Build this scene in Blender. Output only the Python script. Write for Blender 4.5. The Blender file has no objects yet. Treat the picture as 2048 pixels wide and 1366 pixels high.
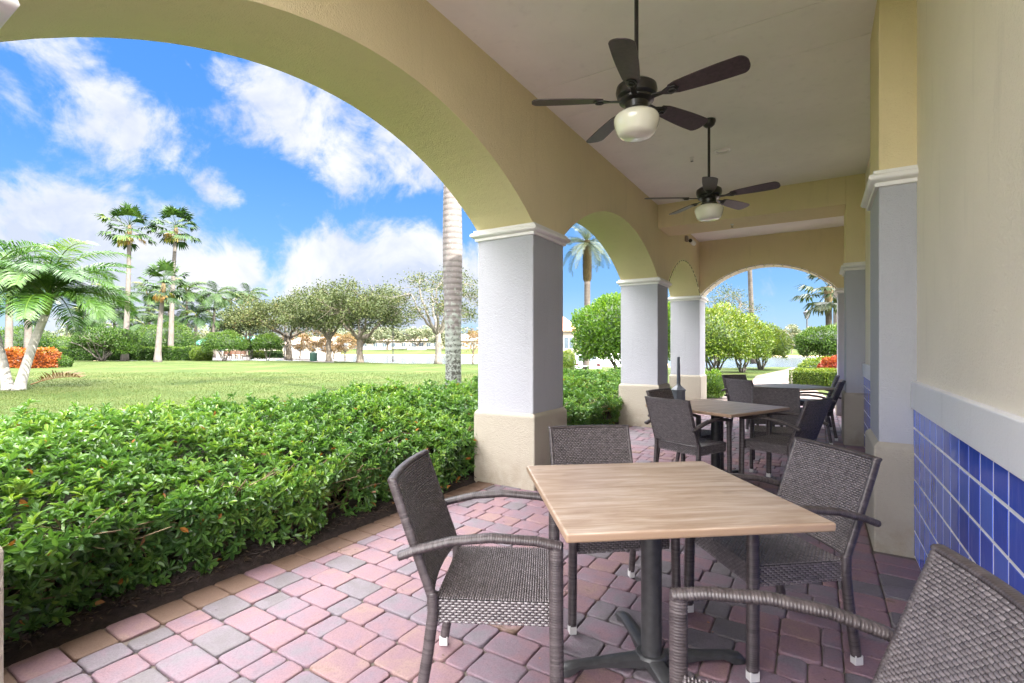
import bpy, bmesh, math, random
import numpy as np
from mathutils import Vector, Matrix

rng = np.random.default_rng(7)
random.seed(7)
SC = bpy.context.scene
COL = SC.collection
F, HOR, CX, H = 980.0, 695.0, 1024.0, 1.35          # focal (px of the 2048 wide photo), horizon row, centre column, eye height
TH = math.atan(614 / 980.0)                          # the corridor runs this far to the right of straight ahead
CT, ST = math.cos(TH), math.sin(TH)


def W(s, t, z=0.0):
    """corridor frame (s along, t across) -> world"""
    return Vector((CT * t + ST * s, -ST * t + CT * s, z))


def G(px, d, z=0.0):
    """a point d metres ahead on the bearing of photo column px"""
    return Vector(((px - CX) / F * d, d, z))


def unit(a):
    return a / np.maximum(np.linalg.norm(a, axis=-1, keepdims=True), 1e-9)


# ---------------------------------------------------------------- meshes
class MB:
    def __init__(self):
        self.V, self.Q, self.T, self.N, self.A, self.n = [], [], [], [], [], 0

    def add(self, V, Q=None, T=None, N=None, a=None):
        V = np.asarray(V, float).reshape(-1, 3)
        if Q is not None and len(Q):
            self.Q.append(np.asarray(Q, int).reshape(-1, 4) + self.n)
        if T is not None and len(T):
            self.T.append(np.asarray(T, int).reshape(-1, 3) + self.n)
        for g in (N or []):
            self.N.append([i + self.n for i in g])
        self.V.append(V)
        self.A.append(np.full(len(V), 0.5) if a is None else np.broadcast_to(np.asarray(a, float), (len(V),)))
        self.n += len(V)
        return self

    def box(self, x0, x1, y0, y1, z0, z1, a=None):
        V = [(x, y, z) for z in (z0, z1) for y in (y0, y1) for x in (x0, x1)]
        return self.add(V, [(0, 2, 3, 1), (4, 5, 7, 6), (0, 1, 5, 4), (2, 6, 7, 3), (0, 4, 6, 2), (1, 3, 7, 5)], a=a)

    def tube(self, P, R, n=8, a=None, cap=True):
        P = np.asarray(P, float)
        R = np.broadcast_to(np.asarray(R, float), (len(P),))
        T = np.gradient(P, axis=0)
        T = unit(T)
        ref = np.array([0, 0, 1.0]) if abs(T[len(T) // 2][2]) < 0.9 else np.array([1.0, 0, 0])
        S = unit(np.cross(T, ref))
        U = np.cross(S, T)
        an = np.linspace(0, 2 * math.pi, n, endpoint=False)
        V = P[:, None, :] + R[:, None, None] * (np.cos(an)[None, :, None] * S[:, None, :] + np.sin(an)[None, :, None] * U[:, None, :])
        m = len(P)
        i, j = np.meshgrid(np.arange(m - 1), np.arange(n), indexing='ij')
        k = (j + 1) % n
        Q = np.stack([i * n + j, i * n + k, (i + 1) * n + k, (i + 1) * n + j], -1).reshape(-1, 4)
        N = [list(range(n))[::-1], [(m - 1) * n + q for q in range(n)]] if cap else None
        return self.add(V.reshape(-1, 3), Q, N=N, a=a)

    def lathe(self, prof, c=(0, 0, 0), n=24, a=None):
        prof = np.asarray(prof, float)
        an = np.linspace(0, 2 * math.pi, n, endpoint=False)
        V = np.stack([prof[:, None, 0] * np.cos(an), prof[:, None, 0] * np.sin(an), np.repeat(prof[:, 1:2], n, 1)], -1) + np.array(c)
        m = len(prof)
        i, j = np.meshgrid(np.arange(m - 1), np.arange(n), indexing='ij')
        k = (j + 1) % n
        Q = np.stack([i * n + j, i * n + k, (i + 1) * n + k, (i + 1) * n + j], -1).reshape(-1, 4)
        return self.add(V.reshape(-1, 3), Q, a=a)

    def mold(self, x0, x1, y0, y1, prof, cap=True):
        """profile (offset, z) carried round a rectangle"""
        V = []
        for o, z in prof:
            V += [(x0 - o, y0 - o, z), (x1 + o, y0 - o, z), (x1 + o, y1 + o, z), (x0 - o, y1 + o, z)]
        Q = []
        for i in range(len(prof) - 1):
            for j in range(4):
                k = (j + 1) % 4
                Q.append((i * 4 + j, i * 4 + k, i * 4 + 4 + k, i * 4 + 4 + j))
        if cap:
            Q.append((3, 2, 1, 0))
            b = (len(prof) - 1) * 4
            Q.append((b, b + 1, b + 2, b + 3))
        return self.add(V, Q)

    def mesh(self, name, mat=None, smooth=False, bevel=0.0, seg=2, angle=None):
        V = np.concatenate(self.V)
        Q = np.concatenate(self.Q) if self.Q else np.zeros((0, 4), int)
        T = np.concatenate(self.T) if self.T else np.zeros((0, 3), int)
        loops = [Q.ravel(), T.ravel()] + [np.array(g) for g in self.N]
        sizes = np.concatenate([np.full(len(Q), 4), np.full(len(T), 3), np.array([len(g) for g in self.N], int)]).astype(int)
        L = np.concatenate(loops).astype(np.int32)
        me = bpy.data.meshes.new(name)
        me.vertices.add(len(V))
        me.vertices.foreach_set('co', V.astype(np.float32).ravel())
        me.loops.add(len(L))
        me.loops.foreach_set('vertex_index', L)
        me.polygons.add(len(sizes))
        st = np.concatenate([[0], np.cumsum(sizes)[:-1]]).astype(np.int32)
        me.polygons.foreach_set('loop_start', st)
        at = me.attributes.new('rnd', 'FLOAT', 'POINT')
        at.data.foreach_set('value', np.concatenate(self.A).astype(np.float32))
        me.update(calc_edges=True)
        if bevel:
            bm = bmesh.new()
            bm.from_mesh(me)
            es = [e for e in bm.edges if len(e.link_faces) == 2 and e.calc_face_angle(0) > 0.5]
            bmesh.ops.bevel(bm, geom=es, offset=bevel, segments=seg, affect='EDGES', profile=0.5)
            bm.to_mesh(me)
            bm.free()
        if not smooth:
            me.polygons.foreach_set('use_smooth', np.zeros(len(me.polygons), bool))
        if smooth:
            me.polygons.foreach_set('use_smooth', np.ones(len(me.polygons), bool))
            if angle:
                me.set_sharp_from_angle(angle=math.radians(angle))
        if mat:
            me.materials.append(mat)
        return me

    def obj(self, name, mat=None, parent=None, **k):
        return link(name, self.mesh(name, mat, **k), parent)


def link(name, data, parent=None):
    o = bpy.data.objects.new(name, data)
    COL.objects.link(o)
    if parent is not None:
        o.parent = parent
    return o


def tag(o, label, cat, group=None):
    o['label'] = label
    o['category'] = cat
    if group:
        o['group'] = group
    return o


def thing(name, label, cat, loc=(0, 0, 0), rz=0.0, group=None):
    o = link(name, None)
    o.location = loc
    o.rotation_euler = (0, 0, rz)
    o.empty_display_size = 0.1
    return tag(o, label, cat, group)


def copy_tree(o, parent=None):
    c = o.copy()
    COL.objects.link(c)
    if parent is not None:
        c.parent = parent
    for ch in list(o.children):
        copy_tree(ch, c)
    return c


def kind(o, k):
    o['kind'] = k
    return o


# ---------------------------------------------------------------- materials
def mat_new(name):
    m = bpy.data.materials.new(name)
    m.use_nodes = True
    nt = m.node_tree
    return m, nt, nt.nodes['Principled BSDF'], nt.nodes['Material Output']


def N(nt, typ, **k):
    n = nt.nodes.new(typ)
    for a, v in k.items():
        if a.startswith('i_'):
            n.inputs[a[2:].replace('_', ' ')].default_value = v
        else:
            setattr(n, a, v)
    return n


def ramp(nt, src, stops):
    r = N(nt, 'ShaderNodeValToRGB')
    e = r.color_ramp.elements
    while len(e) < len(stops):
        e.new(0.5)
    for q, (p, c) in zip(e, stops):
        q.position = p
        q.color = (*c, 1) if len(c) == 3 else c
    nt.links.new(src, r.inputs[0])
    return r.outputs[0]


def coords(nt, scale=(1, 1, 1), rot=(0, 0, 0)):
    tc = N(nt, 'ShaderNodeTexCoord')
    mp = N(nt, 'ShaderNodeMapping')
    mp.inputs['Scale'].default_value = scale
    mp.inputs['Rotation'].default_value = rot
    nt.links.new(tc.outputs['Object'], mp.inputs['Vector'])
    return mp.outputs[0]


def noise(nt, vec, scale, detail=4, rough=0.55, dist=0.0):
    n = N(nt, 'ShaderNodeTexNoise')
    n.inputs['Scale'].default_value = scale
    n.inputs['Detail'].default_value = detail
    n.inputs['Roughness'].default_value = rough
    n.inputs['Distortion'].default_value = dist
    if vec is not None:
        nt.links.new(vec, n.inputs['Vector'])
    return n.outputs['Fac']


def bump(nt, b, h, strength=0.3, dist=0.01):
    n = N(nt, 'ShaderNodeBump')
    n.inputs['Strength'].default_value = strength
    n.inputs['Distance'].default_value = dist
    nt.links.new(h, n.inputs['Height'])
    nt.links.new(n.outputs[0], b.inputs['Normal'])
    return n


def mixc(nt, fac, a, b, mode='MIX'):
    n = N(nt, 'ShaderNodeMix', data_type='RGBA', blend_type=mode)
    for src, i in ((fac, 0), (a, 6), (b, 7)):
        if isinstance(src, (int, float)):
            n.inputs[i].default_value = src
        elif isinstance(src, tuple):
            n.inputs[i].default_value = (*src, 1)
        else:
            nt.links.new(src, n.inputs[i])
    return n.outputs[2]


def simple(name, col, rough=0.5, metal=0.0, vary=0.12, vscale=6, bumpd=0.0, bscale=60, coat=0.0, spec=0.5):
    m, nt, b, _ = mat_new(name)
    v = coords(nt)
    c = ramp(nt, noise(nt, v, vscale), [(0.3, tuple(x * (1 - vary) for x in col)), (0.7, tuple(min(1, x * (1 + vary)) for x in col))])
    nt.links.new(c, b.inputs['Base Color'])
    b.inputs['Roughness'].default_value = rough
    b.inputs['Metallic'].default_value = metal
    b.inputs['Coat Weight'].default_value = coat
    b.inputs['Specular IOR Level'].default_value = spec
    if bumpd:
        bump(nt, b, noise(nt, v, bscale, 5), 0.6, bumpd)
    return m


def stucco(name, col, vary=0.06, d=0.007, dirt=False):
    m, nt, b, _ = mat_new(name)
    v = coords(nt)
    big = noise(nt, v, 0.9, 5, 0.6)
    c = ramp(nt, big, [(0.3, tuple(x * (1 - vary) for x in col)), (0.7, tuple(min(1, x * (1 + vary * 0.6)) for x in col))])
    # faint streaks and scuffs of its own
    st = noise(nt, coords(nt, (6, 6, 0.7)), 2.0, 4)
    c = mixc(nt, ramp(nt, st, [(0.58, (0, 0, 0)), (0.8, (0.5, 0.5, 0.5))]), c, tuple(x * 0.82 for x in col))
    if dirt:
        # splash dirt and scuffs near the floor
        sp = N(nt, 'ShaderNodeSeparateXYZ')
        nt.links.new(v, sp.inputs[0])
        mr = N(nt, 'ShaderNodeMapRange')
        nt.links.new(sp.outputs[2], mr.inputs[0])
        mr.inputs[1].default_value = 0.34
        mr.inputs[2].default_value = 0.0
        mm_ = N(nt, 'ShaderNodeMath', operation='MULTIPLY')
        nt.links.new(mr.outputs[0], mm_.inputs[0])
        nt.links.new(ramp(nt, noise(nt, v, 7, 6, 0.65), [(0.36, (0, 0, 0)), (0.7, (.75, .75, .75))]), mm_.inputs[1])
        c = mixc(nt, mm_.outputs[0], c, tuple(x * q for x, q in zip(col, (0.55, 0.48, 0.42))))
    nt.links.new(c, b.inputs['Base Color'])
    b.inputs['Roughness'].default_value = 0.85
    b.inputs['Specular IOR Level'].default_value = 0.25
    h = N(nt, 'ShaderNodeMath', operation='ADD')
    nt.links.new(noise(nt, v, 22, 4, 0.62, 1.2), h.inputs[0])
    nt.links.new(noise(nt, v, 110, 3), h.inputs[1])
    bump(nt, b, h.outputs[0], 0.75, d)
    return m


def leafmat(name, stops, trans=0.3, rough=0.4, spec=0.4, tcol=None):
    m, nt, b, out = mat_new(name)
    a = N(nt, 'ShaderNodeAttribute', attribute_name='rnd')
    c = ramp(nt, a.outputs['Fac'], stops)
    nt.links.new(c, b.inputs['Base Color'])
    b.inputs['Roughness'].default_value = rough
    b.inputs['Specular IOR Level'].default_value = spec
    tr = N(nt, 'ShaderNodeBsdfTranslucent')
    nt.links.new(mixc(nt, 1.0, c, tcol or (1.15, 1.25, 0.6), 'MULTIPLY'), tr.inputs['Color'])
    mx = N(nt, 'ShaderNodeMixShader')
    mx.inputs[0].default_value = trans
    nt.links.new(b.outputs[0], mx.inputs[1])
    nt.links.new(tr.outputs[0], mx.inputs[2])
    nt.links.new(mx.outputs[0], out.inputs[0])
    return m


def barkmat(name, c1, c2, rough=0.85, ring=0.0, scale=6, d=0.01):
    m, nt, b, _ = mat_new(name)
    v = coords(nt, (1, 1, 0.35))
    n1 = noise(nt, v, scale, 6, 0.65)
    c = ramp(nt, n1, [(0.32, c1), (0.68, c2)])
    if ring:
        w = N(nt, 'ShaderNodeTexWave', wave_type='BANDS', bands_direction='Z')
        w.inputs['Scale'].default_value = ring
        w.inputs['Distortion'].default_value = 1.2
        w.inputs['Detail'].default_value = 2
        nt.links.new(coords(nt), w.inputs['Vector'])
        c = mixc(nt, ramp(nt, w.outputs['Fac'], [(0.0, (0.55, 0.55, 0.55)), (0.25, (0, 0, 0))]), c, c1)
    nt.links.new(c, b.inputs['Base Color'])
    b.inputs['Roughness'].default_value = rough
    b.inputs['Specular IOR Level'].default_value = 0.2
    bump(nt, b, n1, 0.7, d)
    return m

# ================================================================ world, sun, camera
SUN_H = Vector((0.75, -0.66, 0)).normalized()
SUN_EL = math.radians(40)


def pix_dir(px, py):
    return Vector(((px - CX) / F, 1, (HOR - py) / F)).normalized()


def build_world():
    w = bpy.data.worlds.new("World")
    SC.world = w
    w.use_nodes = True
    nt = w.node_tree
    bg = nt.nodes['Background']
    sky = N(nt, 'ShaderNodeTexSky', sky_type='NISHITA', sun_disc=False)
    sky.sun_elevation = SUN_EL
    sky.sun_rotation = math.atan2(SUN_H.x, SUN_H.y)
    sky.air_density = 1.0
    sky.dust_density = 0.6
    sky.ozone_density = 2.0
    hs = N(nt, 'ShaderNodeHueSaturation')
    hs.inputs['Saturation'].default_value = SKY_SAT
    hs.inputs['Value'].default_value = SKY_VAL
    nt.links.new(sky.outputs[0], hs.inputs['Color'])
    tc = N(nt, 'ShaderNodeTexCoord')
    sep = N(nt, 'ShaderNodeSeparateXYZ')
    nt.links.new(tc.outputs['Generated'], sep.inputs[0])

    def M(op, a, b=None, c=None):
        n = N(nt, 'ShaderNodeMath', operation=op)
        for i, q in enumerate((a, b, c)):
            if q is None:
                continue
            if isinstance(q, (int, float)):
                n.inputs[i].default_value = q
            else:
                nt.links.new(q, n.inputs[i])
        return n.outputs[0]

    # flat cloud layer seen in perspective: xy / (z + k)
    zz = M('ADD', M('MAXIMUM', sep.outputs[2], 0.0), 0.22)
    cb = N(nt, 'ShaderNodeCombineXYZ')
    nt.links.new(M('DIVIDE', sep.outputs[0], zz), cb.inputs[0])
    nt.links.new(M('DIVIDE', sep.outputs[1], zz), cb.inputs[1])
    nt.links.new(M('MULTIPLY', sep.outputs[2], 4.0), cb.inputs[2])
    n2 = noise(nt, tc.outputs['Generated'], 6.5, 9, 0.62, 0.5)
    n3 = noise(nt, tc.outputs['Generated'], 17.0, 7, 0.62, 0.4)
    nz = M('ADD', M('MULTIPLY', n2, 0.68), M('MULTIPLY', n3, 0.32))
    # the same field a little higher up: where cloud lies above, the underside is greyer
    upv = N(nt, 'ShaderNodeVectorMath', operation='ADD')
    nt.links.new(tc.outputs['Generated'], upv.inputs[0])
    upv.inputs[1].default_value = (0, 0, 0.05)
    nup = noise(nt, upv.outputs[0], 6.5, 6, 0.6, 0.5)
    # cumulus banks standing at fixed bearings and heights in the sky
    banks = [(120, 130, 120, .9), (190, 215, 115, 1), (265, 265, 100, 1), (40, 200, 130, .55), (120, 340, 120, .35),
             (540, 160, 80, 1), (600, 230, 105, 1.1), (690, 300, 95, 1), (790, 310, 90, 1), (850, 350, 70, .8),
             (440, 385, 60, .5), (560, 430, 60, .35), (60, 470, 140, 1.3), (200, 510, 160, 1.4), (340, 540, 150, 1.4), (450, 560, 120, 1.3),
             (640, 545, 95, 1.6), (590, 590, 90, 1.3), (720, 575, 90, 1.35), (815, 520, 85, 1.3), (760, 610, 120, 1.2), (890, 560, 100, 1.1), (300, 640, 200, 1.1)]
    tot = None
    for px, py, r, wt in banks:
        c = pix_dir(px, py)
        rad = (pix_dir(px + r, py) - pix_dir(px - r, py)).length / 2 * 1.15
        d = N(nt, 'ShaderNodeVectorMath', operation='DISTANCE')
        nt.links.new(tc.outputs['Generated'], d.inputs[0])
        d.inputs[1].default_value = c
        mr = N(nt, 'ShaderNodeMapRange', interpolation_type='SMOOTHSTEP')
        nt.links.new(d.outputs['Value'], mr.inputs[0])
        mr.inputs[1].default_value = 0.0 * rad
        mr.inputs[2].default_value = 1.5 * rad
        mr.inputs[3].default_value = wt
        mr.inputs[4].default_value = 0.0
        tot = mr.outputs[0] if tot is None else M('MAXIMUM', tot, mr.outputs[0])
    # scattered clouds everywhere else
    sc = N(nt, 'ShaderNodeMapRange', interpolation_type='SMOOTHSTEP')
    nt.links.new(sep.outputs[1], sc.inputs[0])
    sc.inputs[1].default_value = 0.1
    sc.inputs[2].default_value = -0.3
    sc.inputs[3].default_value = 0.0
    sc.inputs[4].default_value = 0.72
    tot = M('MAXIMUM', tot, sc.outputs[0])
    den = N(nt, 'ShaderNodeMapRange', interpolation_type='SMOOTHSTEP')
    nt.links.new(M('ADD', M('MULTIPLY', M('SUBTRACT', nz, 0.5), 4.2), M('MULTIPLY', tot, 0.95)), den.inputs[0])
    den.inputs[1].default_value = 0.16
    den.inputs[2].default_value = 0.92
    dens = M('MULTIPLY', den.outputs[0], 0.93)
    # cloud brightness: thick parts a little greyer
    ccol = ramp(nt, nup, [(0.40, tuple(CLOUD * q for q in (1, 1, 1.02))), (0.60, tuple(CLOUD * q for q in (.70, .76, .90)))])
    # the clear sky: mostly a measured blue gradient, paler low down, over the physical sky
    grad = ramp(nt, sep.outputs[2], [(0.0, (.60, .95, 1.33)), (0.12, (.30, .68, 1.33)), (0.32, (.16, .50, 1.32)), (0.62, (.10, .41, 1.28)), (1.0, (.07, .32, 1.1))])
    base = mixc(nt, 0.85, hs.outputs[0], grad)
    # added fill: unseen sky behind the viewer boosted to light the arcade inside
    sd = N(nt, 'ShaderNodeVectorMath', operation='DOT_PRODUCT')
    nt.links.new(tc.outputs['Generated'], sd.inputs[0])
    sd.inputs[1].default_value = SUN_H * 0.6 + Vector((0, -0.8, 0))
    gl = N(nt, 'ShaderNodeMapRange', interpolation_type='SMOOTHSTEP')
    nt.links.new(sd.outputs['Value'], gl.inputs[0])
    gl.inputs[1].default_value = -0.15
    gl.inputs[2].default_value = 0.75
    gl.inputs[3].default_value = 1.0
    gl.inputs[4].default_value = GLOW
    # sky high above the view whitened and boosted, added as fill for the interior
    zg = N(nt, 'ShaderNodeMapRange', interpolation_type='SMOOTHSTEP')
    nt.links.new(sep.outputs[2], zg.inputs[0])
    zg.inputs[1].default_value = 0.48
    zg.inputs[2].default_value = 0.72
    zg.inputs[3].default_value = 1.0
    zg.inputs[4].default_value = TOP_FILL
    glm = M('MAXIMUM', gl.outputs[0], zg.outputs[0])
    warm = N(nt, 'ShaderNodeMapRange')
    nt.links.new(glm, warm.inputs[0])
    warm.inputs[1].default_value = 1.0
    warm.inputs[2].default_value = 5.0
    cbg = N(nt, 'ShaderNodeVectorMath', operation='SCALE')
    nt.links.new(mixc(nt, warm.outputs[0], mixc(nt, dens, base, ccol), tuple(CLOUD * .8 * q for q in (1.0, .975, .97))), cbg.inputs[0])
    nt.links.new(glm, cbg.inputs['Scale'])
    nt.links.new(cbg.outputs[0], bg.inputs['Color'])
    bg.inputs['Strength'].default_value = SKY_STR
    w.cycles.sampling_method = 'MANUAL'
    w.cycles.sample_map_resolution = 1024


SKY_SAT, SKY_VAL, SKY_STR, CLOUD, GLOW, TOP_FILL = 1.28, 0.34, 0.0725, 1.36, 11.5, 21.0
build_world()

sun = bpy.data.lights.new('sun', 'SUN')
sun.energy = 2.4
sun.angle = math.radians(0.6)
sun.color = (1, 0.93, 0.82)
so = link('sun', sun)
d = SUN_H * math.cos(SUN_EL) + Vector((0, 0, math.sin(SUN_EL)))
so.rotation_euler = d.to_track_quat('Z', 'Y').to_euler()
so.location = d * 60

cam = bpy.data.cameras.new('camera')
cam.sensor_width = 36
cam.lens = F / 2048 * 36
cam.shift_y = 12 / 2048
cam.clip_start = 0.05
cam.clip_end = 3000
co = link('camera', cam)
co.location = (0, 0, H)
co.rotation_euler = (math.radians(90), 0, 0)
SC.camera = co
SC.view_settings.view_transform = 'Standard'
SC.view_settings.look = 'None'
SC.view_settings.exposure = 3.46
SC.view_settings.gamma = 1
SC.cycles.use_denoising = True
SC.cycles.max_bounces = 8
SC.cycles.diffuse_bounces = 5
SC.cycles.glossy_bounces = 3
SC.cycles.transmission_bounces = 4
SC.cycles.transparent_max_bounces = 8
SC.cycles.sample_clamp_indirect = 6
SC.cycles.caustics_reflective = False
SC.cycles.caustics_refractive = False

# ================================================================ the building
M_TAN = stucco('tan_stucco', (0.72, 0.61, 0.38))
M_OLIVE = stucco('soffit_stucco', (0.68, 0.60, 0.35))
M_CREAM = stucco('cream_stucco', (0.86, 0.775, 0.66))
M_BASE = stucco('base_stucco', (0.3935, 0.3557, 0.2914), dirt=True)
M_WHITE = stucco('white_stucco', (0.4062, 0.4102, 0.4453), 0.04)
M_TRIM = simple('white_trim', (0.74, 0.72, 0.71), 0.6, vary=0.04, bumpd=0.001, bscale=40)
M_CEIL = stucco('ceiling_plaster', (0.88, 0.85, 0.80), 0.08, 0.0008)
M_DARK = simple('dark_joint', (0.1, 0.09, 0.08), 0.9)

bld = thing('arcade_building', 'cream stucco building with an arched arcade, white pillars and blue tiled wall', 'building', rz=-TH)
T0, T1, TWALL = -2.95, -2.30, 0.54
ZS, ZC, ZTOP = 2.53, 3.75, 6.4
PIL = [(-0.20, 0.45), (4.05, 4.70), (8.30, 8.95), (11.70, 12.35)]


def arch_profile(a, b, rise, n=28):
    hw, c = (b - a) / 2, (a + b) / 2
    R = (hw * hw + rise * rise) / (2 * rise)
    xs = np.linspace(-hw, hw, n)
    return [(c + x, ZS + math.sqrt(R * R - x * x) - (R - rise)) for x in xs]


def strip_wall(prof, lo, hi, ztop, along):
    """wall whose lower edge follows prof; two meshes: faces and soffits"""
    m, sf = MB(), MB()
    P = lambda q, c, z: (c, q, z) if along == 's' else (q, c, z)
    for (a, za), (b, zb) in zip(prof[:-1], prof[1:]):
        if b - a < 1e-6:
            continue
        for c, fl in ((hi, 1), (lo, -1)):
            q = [P(a, c, za), P(b, c, zb), P(b, c, ztop), P(a, c, ztop)]
            m.add(q if fl == 1 else q[::-1], [(0, 1, 2, 3)])
        sf.add([P(a, lo, za), P(b, lo, zb), P(b, hi, zb), P(a, hi, za)], [(0, 1, 2, 3)])
        m.add([P(a, lo, ztop), P(b, lo, ztop), P(b, hi, ztop), P(a, hi, ztop)], [(0, 1, 2, 3)])
    for q, z in (prof[0], prof[-1]):
        m.add([P(q, lo, z), P(q, hi, z), P(q, hi, ztop), P(q, lo, ztop)], [(0, 1, 2, 3)])
    return m, sf


prof = [(PIL[0][0], ZS)]
rises = [0.63, 0.61, 0.59]
for i in range(3):
    a, b = PIL[i][1], PIL[i + 1][0]
    prof += arch_profile(a, b, rises[i])
prof.append((PIL[3][1], ZS))
m, sf = strip_wall(prof, T0, T1, ZTOP, 's')
aw = m.obj('arcade_wall', M_TAN, bld)
sf.obj('arch_soffit', M_OLIVE, aw, smooth=True, angle=20)

CAP = [(0.0, 2.425), (0.02, 2.427), (0.022, 2.452), (0.034, 2.456), (0.05, 2.466), (0.06, 2.482), (0.056, 2.498), (0.044, 2.507), (0.03, 2.509), (0.03, ZS + 0.002), (-0.05, ZS + 0.002)]
BASE = [(0.03, -0.1), (0.03, 0.69), (0.0, 0.722)]


def pillar(name, x0, x1, y0, y1):
    p = MB().box(x0, x1, y0, y1, 0.69, 2.45).obj(name, M_WHITE, bld, bevel=0.012)
    MB().mold(x0, x1, y0, y1, BASE).obj(name + '_base', M_BASE, p, bevel=0.012)
    MB().mold(x0, x1, y0, y1, CAP).obj(name + '_cap', M_TRIM, p, smooth=True, angle=50)
    return p


for a, b in PIL:
    pillar('pillar', T0, T1, a, b)
# pilasters against the inner wall, carried up to the ceiling
PL = [(4.10, 4.75, .34), (8.30, 8.95, .32)]
for a, b, t in PL:
    p = pillar('pilaster', t, 0.80, a, b)
    MB().box(t, 0.80, a, b, ZS, ZC + 0.02).obj('pilaster_top', M_TAN, p, bevel=0.008)
pillar('end_pillar', 0.32, 0.86, 11.70, 12.35)
# end wall with its arch
m, sf = strip_wall([(T1 + 0.0, ZS)] + arch_profile(T1 + 0.001, 0.32, 0.60) + [(0.86, ZS)], 11.70, 12.25, ZTOP, 't')
ew = m.obj('end_wall', M_TAN, bld)
sf.obj('arch_soffit', M_CREAM, ew, smooth=True, angle=20)
# cross beam between the second pair of pillars
MB().box(T1, 0.32, 8.30, 9.03, 3.36, ZC + 0.02).obj('cross_beam', M_TAN, bld, bevel=0.008)
# inner wall: cream above, tiles below a white band
MB().box(TWALL, 0.82, -1.5, 12.3, -0.1, ZTOP).obj('inner_wall', M_CREAM, bld)
bm_ = MB()
for a, b in ((-1.4, 4.098), (4.752, 8.298), (8.952, 11.698)):
    bm_.box(0.508, TWALL + 0.02, a, b, 0.955, 1.132)
bm_.obj('wall_band', stucco('band_stucco', (0.76, 0.75, 0.77), 0.04, 0.003), bld, bevel=0.006)

# glazed tiles
mt, nt, b, _ = mat_new('blue_tile')
at = N(nt, 'ShaderNodeAttribute', attribute_name='rnd')
v = coords(nt)
c = ramp(nt, at.outputs['Fac'], [(0, (0.04, 0.10, 0.56)), (0.5, (0.075, 0.15, 0.68)), (1, (0.12, 0.21, 0.74))])
c = mixc(nt, ramp(nt, noise(nt, coords(nt, (6, 6, 1.5)), 5, 4), [(0.5, (0, 0, 0)), (0.8, (0.3, 0.3, 0.3))]), c, (0.2, 0.25, 0.72))
nt.links.new(c, b.inputs['Base Color'])
b.inputs['Roughness'].default_value = 0.09
b.inputs['Specular IOR Level'].default_value = 0.5
b.inputs['Coat Weight'].default_value = 0.0
bump(nt, b, noise(nt, v, 9, 2), 0.12, 0.006)
M_TILE = mt
M_GROUT = simple('tile_grout', (0.80, 0.79, 0.78), 0.9, bumpd=0.002, bscale=200)
MB().box(0.5235, TWALL + 0.02, -1.4, 4.098, 0, 0.955).box(0.5235, TWALL + 0.02, 4.752, 8.298, 0, 0.955).box(0.5235, TWALL + 0.02, 8.952, 11.698, 0, 0.955).obj('tile_grout', M_GROUT, bld)
tbs = [MB(), MB(), MB()]
P_ = 0.1655
for k in range(-9, 71):
    y0, y1 = k * P_ + 0.06, k * P_ + 0.06 + P_ - 0.009
    for tb, (seg0, seg1) in zip(tbs, ((-1.4, 4.098), (4.752, 8.298), (8.952, 11.698))):
        a, b2 = max(y0, seg0 + 0.002), min(y1, seg1 - 0.002)
        if b2 - a < 0.02:
            continue
        for r in range(6):
            z0, z1 = r * P_ + 0.0045, min(r * P_ + P_ - 0.0045, 0.953)
            x = 0.5215 + rng.uniform(-.0006, .0006)
            e = 0.004
            tl = rng.uniform(-.0002, .0002, 4)
            V = [(0.529, a, z0), (0.529, b2, z0), (0.529, b2, z1), (0.529, a, z1),
                 (x + tl[0], a + e, z0 + e), (x + tl[1], b2 - e, z0 + e), (x + tl[2], b2 - e, z1 - e), (x + tl[3], a + e, z1 - e)]
            tb.add(V, [(4, 7, 6, 5), (0, 4, 5, 1), (1, 5, 6, 2), (2, 6, 7, 3), (3, 7, 4, 0)], a=rng.uniform())
for tb in tbs:
    tb.obj('wall_tiles', M_TILE, bld)
# ceiling in plastered fields with thin control joints
cm = MB()
for a, b in ((-0.2, 4.02), (4.026, 4.62), (4.626, 8.30), (9.03, 11.70)):
    cm.box(T1, TWALL, a, b, ZC, ZC + 0.09)
cm.obj('ceiling', M_CEIL, bld)
MB().box(T1, TWALL, -0.2, 12.2, ZC + 0.06, ZC + 0.2).obj('ceiling_backing', M_DARK, bld)
# roof and the mass of the building behind the wall
MB().box(T0 - 0.5, 11, -0.6, 12.9, ZTOP, ZTOP + 0.35).obj('roof_slab', M_CREAM, bld)
M_ROOFT = simple('clay_roof', (0.45, 0.19, 0.09), 0.8, vary=0.25, vscale=3, bumpd=0.01, bscale=12)
rf = MB()
rf.add([(T0 - .7, -.8, ZTOP + .35), (11.2, -.8, ZTOP + .35), (11.2, 13.1, ZTOP + .35), (T0 - .7, 13.1, ZTOP + .35), (0.4, 2.5, ZTOP + 2.0), (7.5, 2.5, ZTOP + 2.0), (7.5, 9.5, ZTOP + 2.0), (0.4, 9.5, ZTOP + 2.0)],
       [(0, 1, 5, 4), (1, 2, 6, 5), (2, 3, 7, 6), (3, 0, 4, 7), (4, 5, 6, 7), (3, 2, 1, 0)])
rf.obj('roof', M_ROOFT, bld)
MB().box(0.82, 10.5, -1.5, 12.2, -0.1, ZTOP).obj('rear_wall', M_CREAM, bld)

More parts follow.
